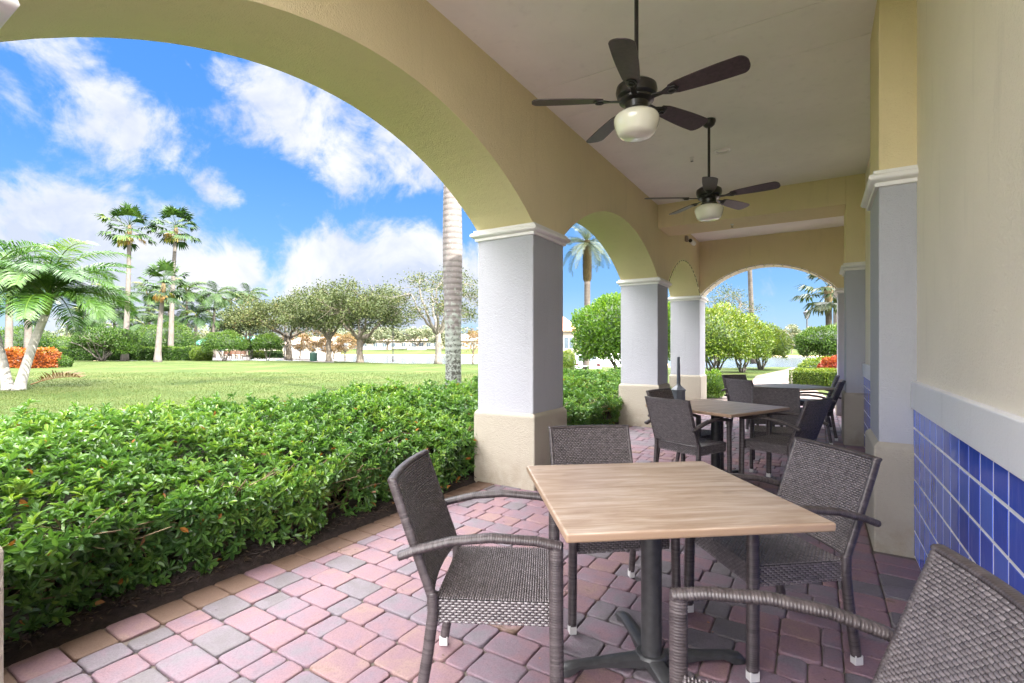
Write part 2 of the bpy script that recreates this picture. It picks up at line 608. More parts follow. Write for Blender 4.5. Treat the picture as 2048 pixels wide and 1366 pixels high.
# ================================================================ paving
mt, nt, b, _ = mat_new('tumbled_pavers')
at = N(nt, 'ShaderNodeAttribute', attribute_name='rnd')
v = coords(nt)
f = N(nt, 'ShaderNodeMath', operation='MULTIPLY_ADD')
nt.links.new(noise(nt, v, 8, 5, 0.66, 0.6), f.inputs[0])
f.inputs[1].default_value = 1.15
g = N(nt, 'ShaderNodeMath', operation='ADD')
nt.links.new(at.outputs['Fac'], g.inputs[0])
g.inputs[1].default_value = -0.575
nt.links.new(g.outputs[0], f.inputs[2])
c = ramp(nt, f.outputs[0], [(0.0, (0.1272, 0.113, 0.1202)), (0.24, (0.1526, 0.1308, 0.1514)), (0.42, (0.178, 0.1249, 0.1536)), (0.6, (0.2035, 0.1228, 0.1448)), (0.76, (0.2119, 0.1288, 0.1359)), (0.9, (0.2331, 0.1506, 0.1381)), (1.0, (0.1314, 0.08122, 0.0579))])
fine = noise(nt, v, 120, 4, 0.75)
c = mixc(nt, 0.75, c, ramp(nt, fine, [(0.3, (0.6, 0.58, 0.58)), (0.55, (1, 1, 1))]), 'MULTIPLY')
nt.links.new(c, b.inputs['Base Color'])
b.inputs['Roughness'].default_value = 0.62
b.inputs['Specular IOR Level'].default_value = 0.35
hh = N(nt, 'ShaderNodeMath', operation='ADD')
nt.links.new(fine, hh.inputs[0])
nt.links.new(noise(nt, v, 34, 4), hh.inputs[1])
bump(nt, b, hh.outputs[0], 0.5, 0.004)
M_PAVE = mt


def paver(mb, x0, x1, y0, y1, a):
    g = 0.0025
    x0 += g; x1 -= g; y0 += g; y1 -= g
    w, l = x1 - x0, y1 - y0
    if w < 0.03 or l < 0.03:
        return
    c = min(0.017, 0.16 * min(w, l))

    def ring(o, z, cc):
        j = lambda: rng.uniform(-.0018, .0018)
        X0, X1, Y0, Y1 = x0 + o, x1 - o, y0 + o, y1 - o
        k = cc * 0.35
        p = [(X0 + cc, Y0), ((X0 + X1) / 2, Y0), (X1 - cc, Y0), (X1 - k, Y0 + k), (X1, Y0 + cc), (X1, (Y0 + Y1) / 2), (X1, Y1 - cc), (X1 - k, Y1 - k), (X1 - cc, Y1), ((X0 + X1) / 2, Y1), (X0 + cc, Y1), (X0 + k, Y1 - k), (X0, Y1 - cc), (X0, (Y0 + Y1) / 2), (X0, Y0 + cc), (X0 + k, Y0 + k)]
        return [(px + j(), py + j(), z) for px, py in p]
    tz = rng.uniform(-.003, .003)
    tx, ty = rng.uniform(-.012, .012, 2)
    R = [ring(0, -0.03, c), ring(0.0003, -0.0055 + tz, c), ring(0.0028, -0.0014 + tz, c), ring(0.0075, -0.0001 + tz, c), ring(0.013, tz, c)]
    V = [(px, py, pz + (tx * (px - x0 - w / 2) + ty * (py - y0 - l / 2) if i else 0)) for i, r in enumerate(R) for px, py, pz in r]
    Q = [(i * 16 + j, i * 16 + (j + 1) % 16, (i + 1) * 16 + (j + 1) % 16, (i + 1) * 16 + j) for i in range(4) for j in range(16)]
    mb.add(V, Q, N=[[64 + j for j in range(16)]], a=a)


pv = MB()
PS = 0.168
SEND = 13.6
y = -1.9
while y < SEND:
    # soldier course by the planting bed: brown pavers
    paver(pv, -2.93, -2.72, y, y + PS, 1.22 + rng.uniform(-.08, .05) if rng.uniform() < 0.85 else rng.uniform(0.6, 0.9))
    # field: rows across the walk, mixed lengths
    x = -2.72 - rng.uniform(0, 0.1)
    while x < 0.09:
        wd = rng.choice([0.115, 0.168, 0.168, 0.225, 0.225])
        x1 = x + wd
        if 0.09 - x1 < 0.07:
            x1 = 0.09
        patch = 0.5 + 0.5 * math.sin(x * 1.9 + 0.8 * y) * math.cos(0.7 * y - 1.1 * x)
        paver(pv, max(x, -2.72), x1, y, y + PS, float(np.clip(rng.choice([0.03, 0.14, 0.28, 0.4, 0.46, 0.55, 0.66, 0.8]) * 0.74 + 0.26 * patch + rng.normal(0, .05), 0.0, 0.88)))
        x = x1
    paver(pv, 0.09, 0.30, y, y + PS, rng.choice([0.08, 0.4, 0.55, 0.6, 0.7]) + rng.uniform(-.04, .04))
    yy = y
    inpil = any(a - 0.06 < y + PS / 2 < b + 0.06 for a, b, _ in PL) or y > 11.6
    if not inpil:
        paver(pv, 0.3, 0.53, y + 0.02, y + 0.02 + PS, rng.choice([0.06, 0.1, 0.5, 0.6, 0.75]) + rng.uniform(-.04, .04))
    y += PS
pvo = kind(pv.obj('patio_paving', M_PAVE, smooth=True), 'structure')
pvo.rotation_euler = (0, 0, -TH)
M_SAND = simple('joint_sand', (0.12, 0.10, 0.085), 0.95, bumpd=0.003, bscale=150)
jo = kind(MB().box(-2.94, 0.53, -2.2, 13.7, -0.2, -0.0145).obj('paving_joint_sand', M_SAND), 'structure')
jo.rotation_euler = (0, 0, -TH)

M_PATH = simple('pale_concrete', (0.14, 0.128, 0.118), .85, vary=.08, vscale=2, bumpd=.004, bscale=60)
to_ = kind(MB().box(-8, 6, -14, -2.2, -.2, -.006).obj('bounce_slab', simple('pale_bounce_slab', (0.62, 0.585, 0.54), .85, vary=.06, vscale=2)), 'structure')  # unseen pale slab behind the viewer, added to bounce light into the arcade
to_.rotation_euler = (0, 0, -TH)

# ================================================================ wicker chairs
mt, nt, b, _ = mat_new('brown_wicker')
at = N(nt, 'ShaderNodeAttribute', attribute_name='rnd')
c = ramp(nt, at.outputs['Fac'], [(0, (0.0595, 0.0493, 0.0527)), (0.5, (0.1105, 0.0935, 0.0986)), (1, (0.17, 0.1462, 0.153))])
nt.links.new(c, b.inputs['Base Color'])
b.inputs['Roughness'].default_value = 0.27
b.inputs['Specular IOR Level'].default_value = 0.75
b.inputs['IOR'].default_value = 1.5
M_WICK = mt
mt, nt, b, _ = mat_new('dark_wound_strand')
at = N(nt, 'ShaderNodeAttribute', attribute_name='rnd')
c = ramp(nt, at.outputs['Fac'], [(0, (0.034, 0.026, 0.028)), (0.5, (0.058, 0.046, 0.048)), (1, (0.09, 0.074, 0.076))])
nt.links.new(c, b.inputs['Base Color'])
b.inputs['Roughness'].default_value = 0.42
b.inputs['Specular IOR Level'].default_value = 0.6
M_WRAP = mt
M_GAP = simple('wicker_shadow_backing', (0.016, 0.012, 0.013), 0.6)
M_FOOT = simple('grey_plastic_foot', (0.55, 0.54, 0.53), 0.45, vary=0.05)


def weave(mb, fn, w, h, pu=0.0195, pv_=0.0094, hh=0.0052):
    """staggered over-under strands as little pillows; fn(u, v, height) -> points"""
    nv = max(1, int(round(h / pv_)))
    pv_ = h / nv
    U, V = [], []
    for r in range(nv):
        u = -w / 2 + (0.25 if r % 2 else 0.75) * pu - pu
        while u < w / 2 + pu * 0.4:
            U.append(u + rng.normal(0, .0005))
            V.append((r + 0.5) * pv_)
            u += pu
    U, V = np.array(U), np.array(V)
    lu = np.array([-.5, -.38, 0, .38, .5]) * pu * 0.93
    hu = np.array([0.0, .75, 1.0, .75, 0.0])
    lv = np.array([-.5, -.2, .2, .5]) * pv_ * 0.86
    hv = np.array([0.0, 1.0, 1.0, 0.0])
    uu = np.clip(U[:, None, None] + lu[None, :, None], -w / 2, w / 2) + 0 * lv[None, None, :]
    vv = V[:, None, None] + lv[None, None, :] + 0 * lu[None, :, None]
    he = (hu[:, None] * hv[None, :] * hh)[None] * rng.uniform(.85, 1.15, len(U))[:, None, None]
    keep = (uu[:, -1, 0] - uu[:, 0, 0]) > 0.002
    uu, vv, he = uu[keep], vv[keep], he[keep]
    P = fn(uu.ravel(), vv.ravel(), he.ravel())
    n = len(uu)
    base = np.arange(n)[:, None, None] * 20
    i, j = np.meshgrid(np.arange(4), np.arange(3), indexing='ij')
    q = np.stack([i * 4 + j, (i + 1) * 4 + j, (i + 1) * 4 + j + 1, i * 4 + j + 1], -1).reshape(-1, 4)
    Q = (base + q[None]).reshape(-1, 4)
    mb.add(P, Q, a=np.repeat(np.clip(rng.normal(.5, .13, n), 0, 1), 20))


def wrap(mb, P, wx, wz, pitch=0.0088, side=(1, 0, 0), cap=True):
    """square-ish bar wound with strands: a swept rounded rectangle with a ripple along its length"""
    P = np.asarray(P, float)
    seg = np.linalg.norm(np.diff(P, axis=0), axis=1)
    cum = np.concatenate([[0], np.cumsum(seg)])
    n = max(2, int(cum[-1] / pitch))
    fr = np.linspace(0, cum[-1], n * 3 + 1)
    C = np.stack([np.interp(fr, cum, P[:, k]) for k in range(3)], -1)
    # smooth the corners a little
    for _ in range(3):
        C[1:-1] = 0.25 * C[:-2] + 0.5 * C[1:-1] + 0.25 * C[2:]
    T = unit(np.gradient(C, axis=0))
    S = np.array(side, float)
    S = unit(S[None] - (T @ S)[:, None] * T)
    U = np.cross(T, S)
    rip = np.array([1.0, 1.0, 0.90])[np.arange(len(C)) % 3]
    a = 0.30
    ring = np.array([(1, a), (a + .35, 1 - .12), (0, 1), (-a - .35, 1 - .12), (-1, a), (-1, -a), (-a - .35, -1 + .12), (0, -1), (a + .35, -1 + .12), (1, -a)])
    V = C[:, None] + ring[None, :, :1] * S[:, None] * (wx / 2) * rip[:, None, None] + ring[None, :, 1:] * U[:, None] * (wz / 2) * rip[:, None, None]
    k = len(ring)
    m_ = len(C)
    i, j = np.meshgrid(np.arange(m_ - 1), np.arange(k), indexing='ij')
    jj = (j + 1) % k
    Q = np.stack([i * k + j, i * k + jj, (i + 1) * k + jj, (i + 1) * k + j], -1).reshape(-1, 4)
    va = np.repeat(np.clip(rng.normal(.45, .22, n + 1), 0, 1), 3)[:m_]
    mb.add(V.reshape(-1, 3), Q, N=[list(range(k))[::-1], [(m_ - 1) * k + q for q in range(k)]], a=np.repeat(va, k))


def back_pt(u, z, off):
    """centre surface of the raked, slightly dished backrest"""
    y = np.interp(z, [0.44, 0.48, 0.60, 0.87], [-0.212, -0.225, -0.268, -0.362])
    y = y - 0.022 * (1 - (u / 0.235) ** 2) + off
    return y


def make_chair():
    root = thing('wicker_armchair', 'x', 'chair')
    hw = 0.235
    # --- seat
    s = MB()
    weave(s, lambda u, v, h: np.stack([u, -0.205 + v, 0.447 + h * 1.1 - 0.006 * np.clip(1 - (u / .23) ** 2, 0, 1)], -1), 2 * hw - 0.006, 0.42)
    so_ = s.obj('seat', M_WICK, root, smooth=True)
    bk = MB().box(-hw + .002, hw - .002, -0.205, 0.215, 0.37, 0.4405)
    bk.obj('seat_base', M_GAP, so_)
    a = MB()
    weave(a, lambda u, v, h: np.stack([u, 0.214 + h, 0.36 + v], -1), 2 * hw - .01, 0.085, pu=0.024, hh=.0042)
    weave(a, lambda u, v, h: np.stack([u, -0.204 - h, 0.36 + v], -1), 2 * hw - .01, 0.085, pu=0.024, hh=.0042)
    for sg in (-1, 1):
        weave(a, lambda u, v, h: np.stack([np.full_like(u, sg * (hw - .002)) + sg * h, u, 0.36 + v], -1), 0.41, 0.085, pu=0.024, hh=.0042)
    a.obj('seat_apron', M_WICK, root, smooth=True)
    # --- backrest: woven both sides, wrapped edge posts and top rail
    bmk = MB()
    for sg in (1, -1):
        weave(bmk, lambda u, v, h: np.stack([u, back_pt(u, 0.47 + v, 0) + sg * (0.0115 + h), 0.47 + v], -1), 0.462, 0.395)
    bo = bmk.obj('backrest', M_WICK, root, smooth=True)
    core = MB()
    uu, zz = np.meshgrid(np.linspace(-.23, .23, 9), np.linspace(.47, .866, 7), indexing='ij')
    for sg in (1, -1):
        P = np.stack([uu, back_pt(uu, zz, sg * 0.0112), zz], -1).reshape(-1, 3)
        i, j = np.meshgrid(np.arange(8), np.arange(6), indexing='ij')
        Q = np.stack([i * 7 + j, (i + 1) * 7 + j, (i + 1) * 7 + j + 1, i * 7 + j + 1], -1).reshape(-1, 4)
        core.add(P, Q if sg < 0 else Q[:, ::-1])
    core.obj('backrest_core', M_GAP, bo)
    fr = MB()
    for sg in (-1, 1):
        zs = np.linspace(0.445, 0.872, 10)
        wrap(fr, [(sg * 0.2365, float(back_pt(np.array(.235), z, 0)), z) for z in zs], 0.022, 0.036)
    us = np.linspace(-.246, .246, 12)
    wrap(fr, [(u, float(back_pt(np.array(u), 0.868, 0)) , 0.871) for u in us], 0.034, 0.018, side=(0, 1, 0))
    us = np.linspace(-.23, .23, 10)
    wrap(fr, [(u, float(back_pt(np.array(u), 0.472, 0)), 0.468) for u in us], 0.03, 0.016, side=(0, 1, 0))
    fr.obj('back_frame', M_WRAP, root, smooth=True)
    for sg in (-1, 1):
        ar = MB()
        wrap(ar, [(sg * .255, .244, .655), (sg * .258, .16, .672), (sg * .263, 0, .682), (sg * .267, -.14, .668), (sg * .27, -.26, .637), (sg * .271, -.325, .612)], 0.046, 0.03)
        ar.obj('armrest', M_WRAP, root, smooth=True)
        lg = MB()
        wrap(lg, [(sg * .262, .232, .038), (sg * .258, .228, .36), (sg * .255, .228, .665)], 0.04, 0.05)
        l = lg.obj('leg', M_WRAP, root, smooth=True)
        MB().box(sg * .262 - .017, sg * .262 + .017, .211, .253, 0, .042).obj('foot', M_FOOT, l, bevel=.003)
        lg = MB()
        wrap(lg, [(sg * .23, -.268, .038), (sg * .233, -.232, .25), (sg * .2365, -.212, .40), (sg * .2365, -.214, .47)], 0.034, 0.042)
        l = lg.obj('leg', M_WRAP, root, smooth=True)
        MB().box(sg * .23 - .015, sg * .23 + .015, -.290, -.252, 0, .042).obj('foot', M_FOOT, l, bevel=.003)
    return root


chair0 = make_chair()
GRP = 'woven wicker armchairs around the patio tables'
CH = [  # x, y, facing (world degrees), label
    (-0.055, 1.98, -4, 'wicker armchair seen from the side beside the hedge, pulled up to the nearest table'),
    (0.512, 2.585, -82, 'wicker armchair behind the nearest table, in front of the first white pillar'),
    (1.17, 2.28, 188, 'wicker armchair at the nearest table, on the blue tiled wall side'),
    (0.598, 1.055, 161, 'closest wicker armchair, cut by the frame, its woven back before the blue tiles'),
    (1.73, 4.74, 34, 'wicker armchair with its back turned at the middle table, nearest the first pillar'),
    (1.90, 5.25, -47, 'wicker armchair at the middle table half hidden behind another, beside the second pillar'),
    (2.60, 4.775, 125, 'wicker armchair with its back turned at the middle table on the wall side'),
    (2.93, 5.41, -115, 'wicker armchair facing the camera across the middle table'),
    (3.68, 7.40, 23, 'wicker armchair with its back turned at the far pale table, front one of two overlapping'),
    (3.95, 8.15, -73, 'wicker armchair at the far pale table behind another, facing the camera before the lawn'),
    (4.33, 7.08, 139, 'wicker armchair in profile at the far pale table, next to the second pilaster'),
    (5.14, 8.40, 148, 'wicker armchair standing by the end wall beyond the second pilaster'),
]
for i, (x, y, ang, lab) in enumerate(CH):
    o = chair0 if i == 0 else copy_tree(chair0)
    o.location = (x, y, 0.001)
    o.rotation_euler = (0, 0, math.radians(ang - 90))
    tag(o, lab, 'chair', GRP)

# ================================================================ tables
def woodmat(name, c1, c2, c3, rough=0.42):
    mt, nt, b, _ = mat_new(name)
    v = coords(nt, (1.3, 9, 9))
    n1 = noise(nt, v, 2.2, 8, 0.62, 0.7)
    n2 = noise(nt, coords(nt, (2.2, 75, 75)), 2.0, 5, 0.7)
    c = ramp(nt, n1, [(0.28, c1), (0.5, c2), (0.72, c3)])
    c = mixc(nt, 0.6, c, ramp(nt, n2, [(0.36, (0.66, 0.62, 0.58)), (0.6, (1, 1, 1))]), 'MULTIPLY')
    kn = noise(nt, coords(nt, (2, 5, 5)), 2.6, 3, 0.5)
    c = mixc(nt, ramp(nt, kn, [(0.66, (0, 0, 0)), (0.76, (0.6, 0.6, 0.6))]), c, tuple(q * 0.55 for q in c1))
    ge = N(nt, 'ShaderNodeNewGeometry')
    gz = N(nt, 'ShaderNodeSeparateXYZ')
    nt.links.new(ge.outputs['Normal'], gz.inputs[0])
    # edge banding is a browner strip
    c = mixc(nt, ramp(nt, gz.outputs[2], [(0.25, (1, 1, 1)), (0.6, (0, 0, 0))]), c, tuple(q * .8 for q in (c2[0], c2[1] * .9, c2[2] * .78)))
    nt.links.new(c, b.inputs['Base Color'])
    b.inputs['Roughness'].default_value = rough
    b.inputs['Coat Weight'].default_value = 0.08
    b.inputs['Coat Roughness'].default_value = 0.3
    bump(nt, b, n1, 0.08, 0.003)
    return mt


M_WOOD = woodmat('laminate_wood', (0.27, 0.18, 0.122), (0.40, 0.30, 0.23), (0.52, 0.435, 0.37))
M_PALE = woodmat('bleached_wood', (0.46, 0.43, 0.38), (0.55, 0.52, 0.48), (0.62, 0.60, 0.57), 0.6)
M_IRON = simple('black_cast_iron', (0.035, 0.035, 0.037), 0.42, 0.0, vary=0.3, vscale=30, bumpd=0.0012, bscale=220)


def make_table(name, mat):
    r = thing(name, 'x', 'table')
    MB().box(-.45, .45, -.45, .45, 0.7235, 0.755).obj('tabletop', mat, r, bevel=.008, seg=3)
    MB().lathe([(0.0, .055), (.043, .055), (.041, .09), (.041, .715), (.11, .716), (.11, .7230), (0, .7230)], n=28).obj('column', M_IRON, r, smooth=True, angle=40)
    MB().box(-.2, .2, -.03, .03, .7085, .7230).box(-.03, .03, -.2, .2, .7085, .7230).obj('mounting_plate', M_IRON, r, bevel=.003)
    b = MB()
    for k in range(4):
        a = math.pi / 2 * k
        ca, sa = math.cos(a), math.sin(a)
        # cast arm: wide flat-topped rib arching down to a pad
        sec = [(0.0, .036, .018, .066), (.07, .033, .022, .063), (.2, .026, .03, .055), (.30, .024, .026, .048), (.345, .03, .004, .042), (.385, .026, .002, .03), (.40, .014, .002, .014)]
        V = []
        for x, w, z0, z1 in sec:
            for yy, z in ((-w, z0), (w, z0), (w, z1 - .008), (w * .62, z1), (-w * .62, z1), (-w, z1 - .008)):
                V.append((ca * x - sa * yy, sa * x + ca * yy, z))
        Q = [(i * 6 + j, i * 6 + (j + 1) % 6, (i + 1) * 6 + (j + 1) % 6, (i + 1) * 6 + j) for i in range(6) for j in range(6)]
        b.add(V, Q, N=[[36 + j for j in range(6)]])
    b.lathe([(0, .07), (.058, .068), (.066, .058), (.06, .03), (0, .03)], n=24)
    b.obj('cross_base', M_IRON, r, smooth=True, angle=45)
    return r


tb1 = make_table('patio_table', M_WOOD)
tb1.location = (0.588, 2.068, 0)
tb1.rotation_euler = (0, 0, math.radians(6.2))
tb1.scale = (1.04, 1.02, 1)
tag(tb1, 'square brown wood-topped patio table nearest the camera, on a black pedestal', 'table', 'square patio tables')
tb2 = copy_tree(tb1)
tb2.location = (2.09, 5.03, 0)
tb2.scale = (1.1, 1.1, 1)
tb2.rotation_euler = (0, 0, math.radians(33))
tag(tb2, 'square brown wood-topped patio table in the middle of the row', 'table', 'square patio tables')
tb3 = make_table('patio_table', M_PALE)
tb3.location = (4.28, 7.58, 0)
tb3.rotation_euler = (0, 0, math.radians(20))
tag(tb3, 'square pale bleached-top patio table at the far end by the arch', 'table', 'square patio tables')

# ================================================================ ceiling fans
M_BLK = simple('black_enamel', (0.018, 0.016, 0.016), 0.28, vary=0.2, vscale=20)
M_BLADE = simple('dark_walnut_blade', (0.045, 0.03, 0.032), 0.42, vary=0.35, vscale=40)
mt, nt, b, _ = mat_new('opal_glass')
b.inputs['Base Color'].default_value = (0.80, 0.78, 0.68, 1)
b.inputs['Roughness'].default_value = 0.12
b.inputs['Subsurface Weight'].default_value = 0.35
b.inputs['Subsurface Radius'].default_value = (.05, .05, .04)
b.inputs['Coat Weight'].default_value = 0.5
M_OPAL = mt


def make_fan():
    r = thing('ceiling_fan', 'x', 'ceiling fan')          # origin at the motor
    dz = ZC - 2.985
    MB().lathe([(0, dz), (.066, dz), (.068, dz - .02), (.055, dz - .055), (.03, dz - .075), (0, dz - .078)], n=28).obj('canopy', M_BLK, r, smooth=True, angle=40)
    MB().lathe([(.0135, dz - .07), (.0135, .075), (.024, .07), (.026, .045), (.0, .045)], n=16).obj('downrod', M_BLK, r, smooth=True, angle=40)
    MB().lathe([(0, .062), (.05, .06), (.10, .05), (.125, .03), (.13, .0), (.122, -.03), (.10, -.045), (.11, -.05), (.108, -.062), (.075, -.075), (.07, -.11), (.085, -.118), (.085, -.13), (0, -.13)], n=36).obj('motor_housing', M_BLK, r, smooth=True, angle=35)
    MB().lathe([(.06, -.128), (.088, -.132), (.112, -.142), (.134, -.156), (.142, -.172), (.142, -.192), (.136, -.218), (.122, -.258), (.112, -.272), (.098, -.281), (.08, -.286), (.0, -.292)], n=40).obj('lamp_shade', M_OPAL, r, smooth=True)
    for k in range(5):
        a = math.radians(33 + 72 * k)
        R = Matrix.Rotation(a, 4, 'Z') @ Matrix.Rotation(math.radians(-12), 4, 'X')
        # blade outline
        xs = np.concatenate([np.linspace(.215, .63, 10), .67 - .04 * (1 - np.sin(np.linspace(.35, math.pi / 2, 6)))])
        u = (xs - .215) / .455
        hw_ = 0.048 + 0.024 * np.sin(np.clip(u * 1.25, 0, 1) * math.pi / 2)
        hw_ = hw_ * np.where(u > .90, np.sqrt(np.clip(1 - ((u - .90) / .104) ** 2, 0.06, 1)), 1) * np.where(u < .08, .75 + .25 * u / .08, 1)
        V = []
        for z in (-.003, .003):
            V += [(x, -h, z) for x, h in zip(xs, hw_)] + [(x, h, z) for x, h in zip(xs[::-1], hw_[::-1])]
        n = 32
        mbk = MB()
        V = [tuple(R @ Vector((x, y_, z)) + Vector((0, 0, -.052))) for x, y_, z in V]
        mbk.add(V, [(i, (i + 1) % n, n + (i + 1) % n, n + i) for i in range(n)], N=[list(range(n))[::-1], [n + i for i in range(n)]])
        bl = mbk.obj('blade', M_BLADE, r)
        ir = MB()
        V = [tuple(R @ Vector(p) + Vector((0, 0, -.056))) for p in [(.08, -.02, -.008), (.17, -.014, -.008), (.215, -.036, -.008), (.26, -.03, -.008), (.275, 0, -.008), (.26, .03, -.008), (.215, .036, -.008), (.17, .014, -.008), (.08, .02, -.008),
                                                                    (.08, -.02, .0), (.17, -.014, .0), (.215, -.036, .0), (.26, -.03, .0), (.275, 0, .0), (.26, .03, .0), (.215, .036, .0), (.17, .014, .0), (.08, .02, .0)]]
        ir.add(V, [(i, (i + 1) % 9, 9 + (i + 1) % 9, 9 + i) for i in range(9)], N=[list(range(9))[::-1], list(range(9, 18))])
        ir.obj('blade_iron', M_BLK, bl, bevel=.002)
        th_ = np.linspace(0, 2 * math.pi, 17)
        MB().tube([tuple(R @ Vector((.235 + .022 * math.cos(q), .016 * math.sin(q), -.012)) + Vector((0, 0, -.056))) for q in th_], .006, 6).obj('blade_iron_ring', M_BLK, bl, smooth=True)
    return r


fan = make_fan()
fan.location = W(3.08, -0.99, 2.985)
tag(fan, 'nearer black five-blade ceiling fan with opal light, rod reaching out of frame', 'ceiling fan', 'ceiling fans over the arcade')
f2 = copy_tree(fan)
f2.location = W(5.49, -0.985, 2.985)
tag(f2, 'second black five-blade ceiling fan with opal light, before the cross beam', 'ceiling fan', 'ceiling fans over the arcade')

# ================================================================ small fixtures
M_WPL = simple('white_plastic', (0.72, 0.70, 0.66), 0.4, vary=0.03)
r = thing('recessed_light', 'round white recessed downlight in the ceiling beyond the second fan', 'ceiling light', W(6.43, -1.0, ZC))
MB().lathe([(.105, -.001), (.105, -.008), (.09, -.012), (.075, -.004), (.072, -.0005)], n=36).obj('trim_ring', M_WPL, r, smooth=True, angle=50)
MB().lathe([(.0, -.001), (.072, -.001), (.071, -.0025), (0, -.004)], n=30).obj('lens', M_OPAL, r, smooth=True)


def sprinkler(loc, lab):
    r = thing('fire_sprinkler', lab, 'sprinkler', loc, group='fire sprinklers in the ceiling')
    MB().lathe([(.03, -.0005), (.03, -.004), (.012, -.008), (.012, -.02), (0, -.02)], n=18).obj('escutcheon', M_WPL, r, smooth=True, angle=40)
    m = MB()
    for k in range(2):
        m.tube([(0.009 * (1 - 2 * k), 0, -.02), (0.014 * (1 - 2 * k), 0, -.034), (0, 0, -.05)], .0025, 6)
    m.lathe([(0, -.049), (.018, -.049), (.018, -.052), (0, -.052)], n=14)
    m.obj('deflector', M_IRON, r)


sprinkler(W(6.45, -1.36, ZC), 'small fire sprinkler in the ceiling between the second fan and the downlight')
sprinkler(W(8.67, -1.2, 3.36), 'small fire sprinkler under the cross beam')
r = thing('security_camera', 'small cream security camera on the arcade wall above the last arch', 'camera', W(10.3, T1, 3.55), rz=-TH)
MB().box(0.0005, .05, -.06, .06, -.05, .06).obj('mount', M_BASE, r, bevel=.006)
m = MB()
m.tube([(.05, .05, -.02), (.10, .10, -.05), (.115, .11, -.055)], .018, 10)
m.obj('arm', M_WPL, r, smooth=True)
m = MB()
m.tube([(.10, .02, -.04), (.13, .20, -.07)], .045, 14)
hd = m.obj('camera_head', M_WPL, r, smooth=True, angle=40)
m = MB()
m.tube([(.0995, .018, -.0395), (.0965, .0, -.037)], .036, 14)
m.obj('lens', M_BLK, hd, smooth=True, angle=40)

# string lights on the last two arches
M_CORD = simple('dark_cord', (0.05, 0.045, 0.03), 0.6)
M_BULB = simple('clear_bulb', (0.75, 0.68, 0.45), 0.15, vary=0.1)


def string_light(name, lab, pts, out):
    r = thing(name, lab, 'string lights', group='string lights along the arches')
    m = MB()
    m.tube([tuple(p) for p in pts], .006, 5)
    m.obj('cord', M_CORD, r)
    b = MB()
    b.lathe([(0, .03), (.008, .03), (.008, .01), (.013, 0), (.014, -.012), (.008, -.026), (0, -.03)], n=10)
    me = b.mesh('bulb', M_BULB, smooth=True)
    L = np.concatenate([[0], np.cumsum([(pts[i + 1] - pts[i]).length for i in range(len(pts) - 1)])])
    nb = int(L[-1] / .17)
    for k in range(nb):
        q = (k + .5) / nb * L[-1]
        i = min(np.searchsorted(L, q) - 1, len(pts) - 2)
        p = pts[i].lerp(pts[i + 1], (q - L[i]) / (L[i + 1] - L[i]))
        o = link('bulb', me, r)
        o.location = p + out + Vector((0, 0, -.012))
    return r


string_light('string_light', 'string of small bulbs edging the narrow last arch of the arcade', [W(s, T1 + .012, z - .01) for s, z in arch_profile(8.97, 11.68, .58, 40)], (W(0, .012) - W(0, 0)))
string_light('string_light', 'string of small bulbs around the end-wall arch', [W(11.69, t, z - .012) for t, z in arch_profile(T1 + .03, 0.30, .60, 40)], (W(-.012, 0) - W(0, 0)))

# cigarette receptacle
M_GREY = simple('blue_grey_plastic', (0.11, 0.125, 0.15), 0.5, vary=0.1)
r = thing('ash_receptacle', 'grey smokers receptacle with a tall slim neck between the second and third pillars', 'ash bin', G(1357, 9.2), rz=math.radians(-10))


def oct_ring(rad, z):
    return [(rad * math.cos(math.pi / 8 + k * math.pi / 4), rad * math.sin(math.pi / 8 + k * math.pi / 4), z) for k in range(8)]


def oct_stack(lst):
    m = MB()
    V = [p for rr, z in lst for p in oct_ring(rr, z)]
    n = len(lst)
    m.add(V, [(i * 8 + j, i * 8 + (j + 1) % 8, (i + 1) * 8 + (j + 1) % 8, (i + 1) * 8 + j) for i in range(n - 1) for j in range(8)], N=[list(range(8))[::-1], [(n - 1) * 8 + j for j in range(8)]])
    return m


oct_stack([(.15, .0), (.155, .03), (.125, .05), (.122, .54), (.118, .54)]).obj('base', M_GREY, r, bevel=.004)
oct_stack([(.135, .542), (.138, .56), (.045, .64), (.038, .66)]).obj('hood', M_GREY, r, bevel=.003)
oct_stack([(.037, .655), (.026, 1.16), (.022, 1.175), (.012, 1.178)]).obj('neck', M_GREY, r, bevel=.002)

# ================================================================ plants: shapes
def leaves(P, A, Nn, L, Wd, fold=0.25, curl=0.12, a=None, mb=None):
    """n folded six-vertex leaves"""
    n = len(P)
    A = unit(A)
    S = unit(np.cross(A, Nn))
    U = np.cross(S, A)
    L = np.broadcast_to(L, (n,))[:, None]
    Wd = np.broadcast_to(Wd, (n,))[:, None] * 0.5
    up = U * Wd * fold * 1.6
    V = np.stack([P, P + A * L * .38 + S * Wd * .85 + up, P + A * L * .74 + S * Wd * .9 + up - U * L * curl * .4, P + A * L - U * L * curl,
                  P + A * L * .74 - S * Wd * .9 + up - U * L * curl * .4, P + A * L * .38 - S * Wd * .85 + up], 1)
    b = np.arange(n)[:, None] * 6
    Q = np.concatenate([b + np.array([[0, 1, 2, 3]]), b + np.array([[0, 3, 4, 5]])])
    mb = mb or MB()
    mb.add(V.reshape(-1, 3), Q, a=np.repeat(np.full(n, .5) if a is None else a, 6))
    return mb


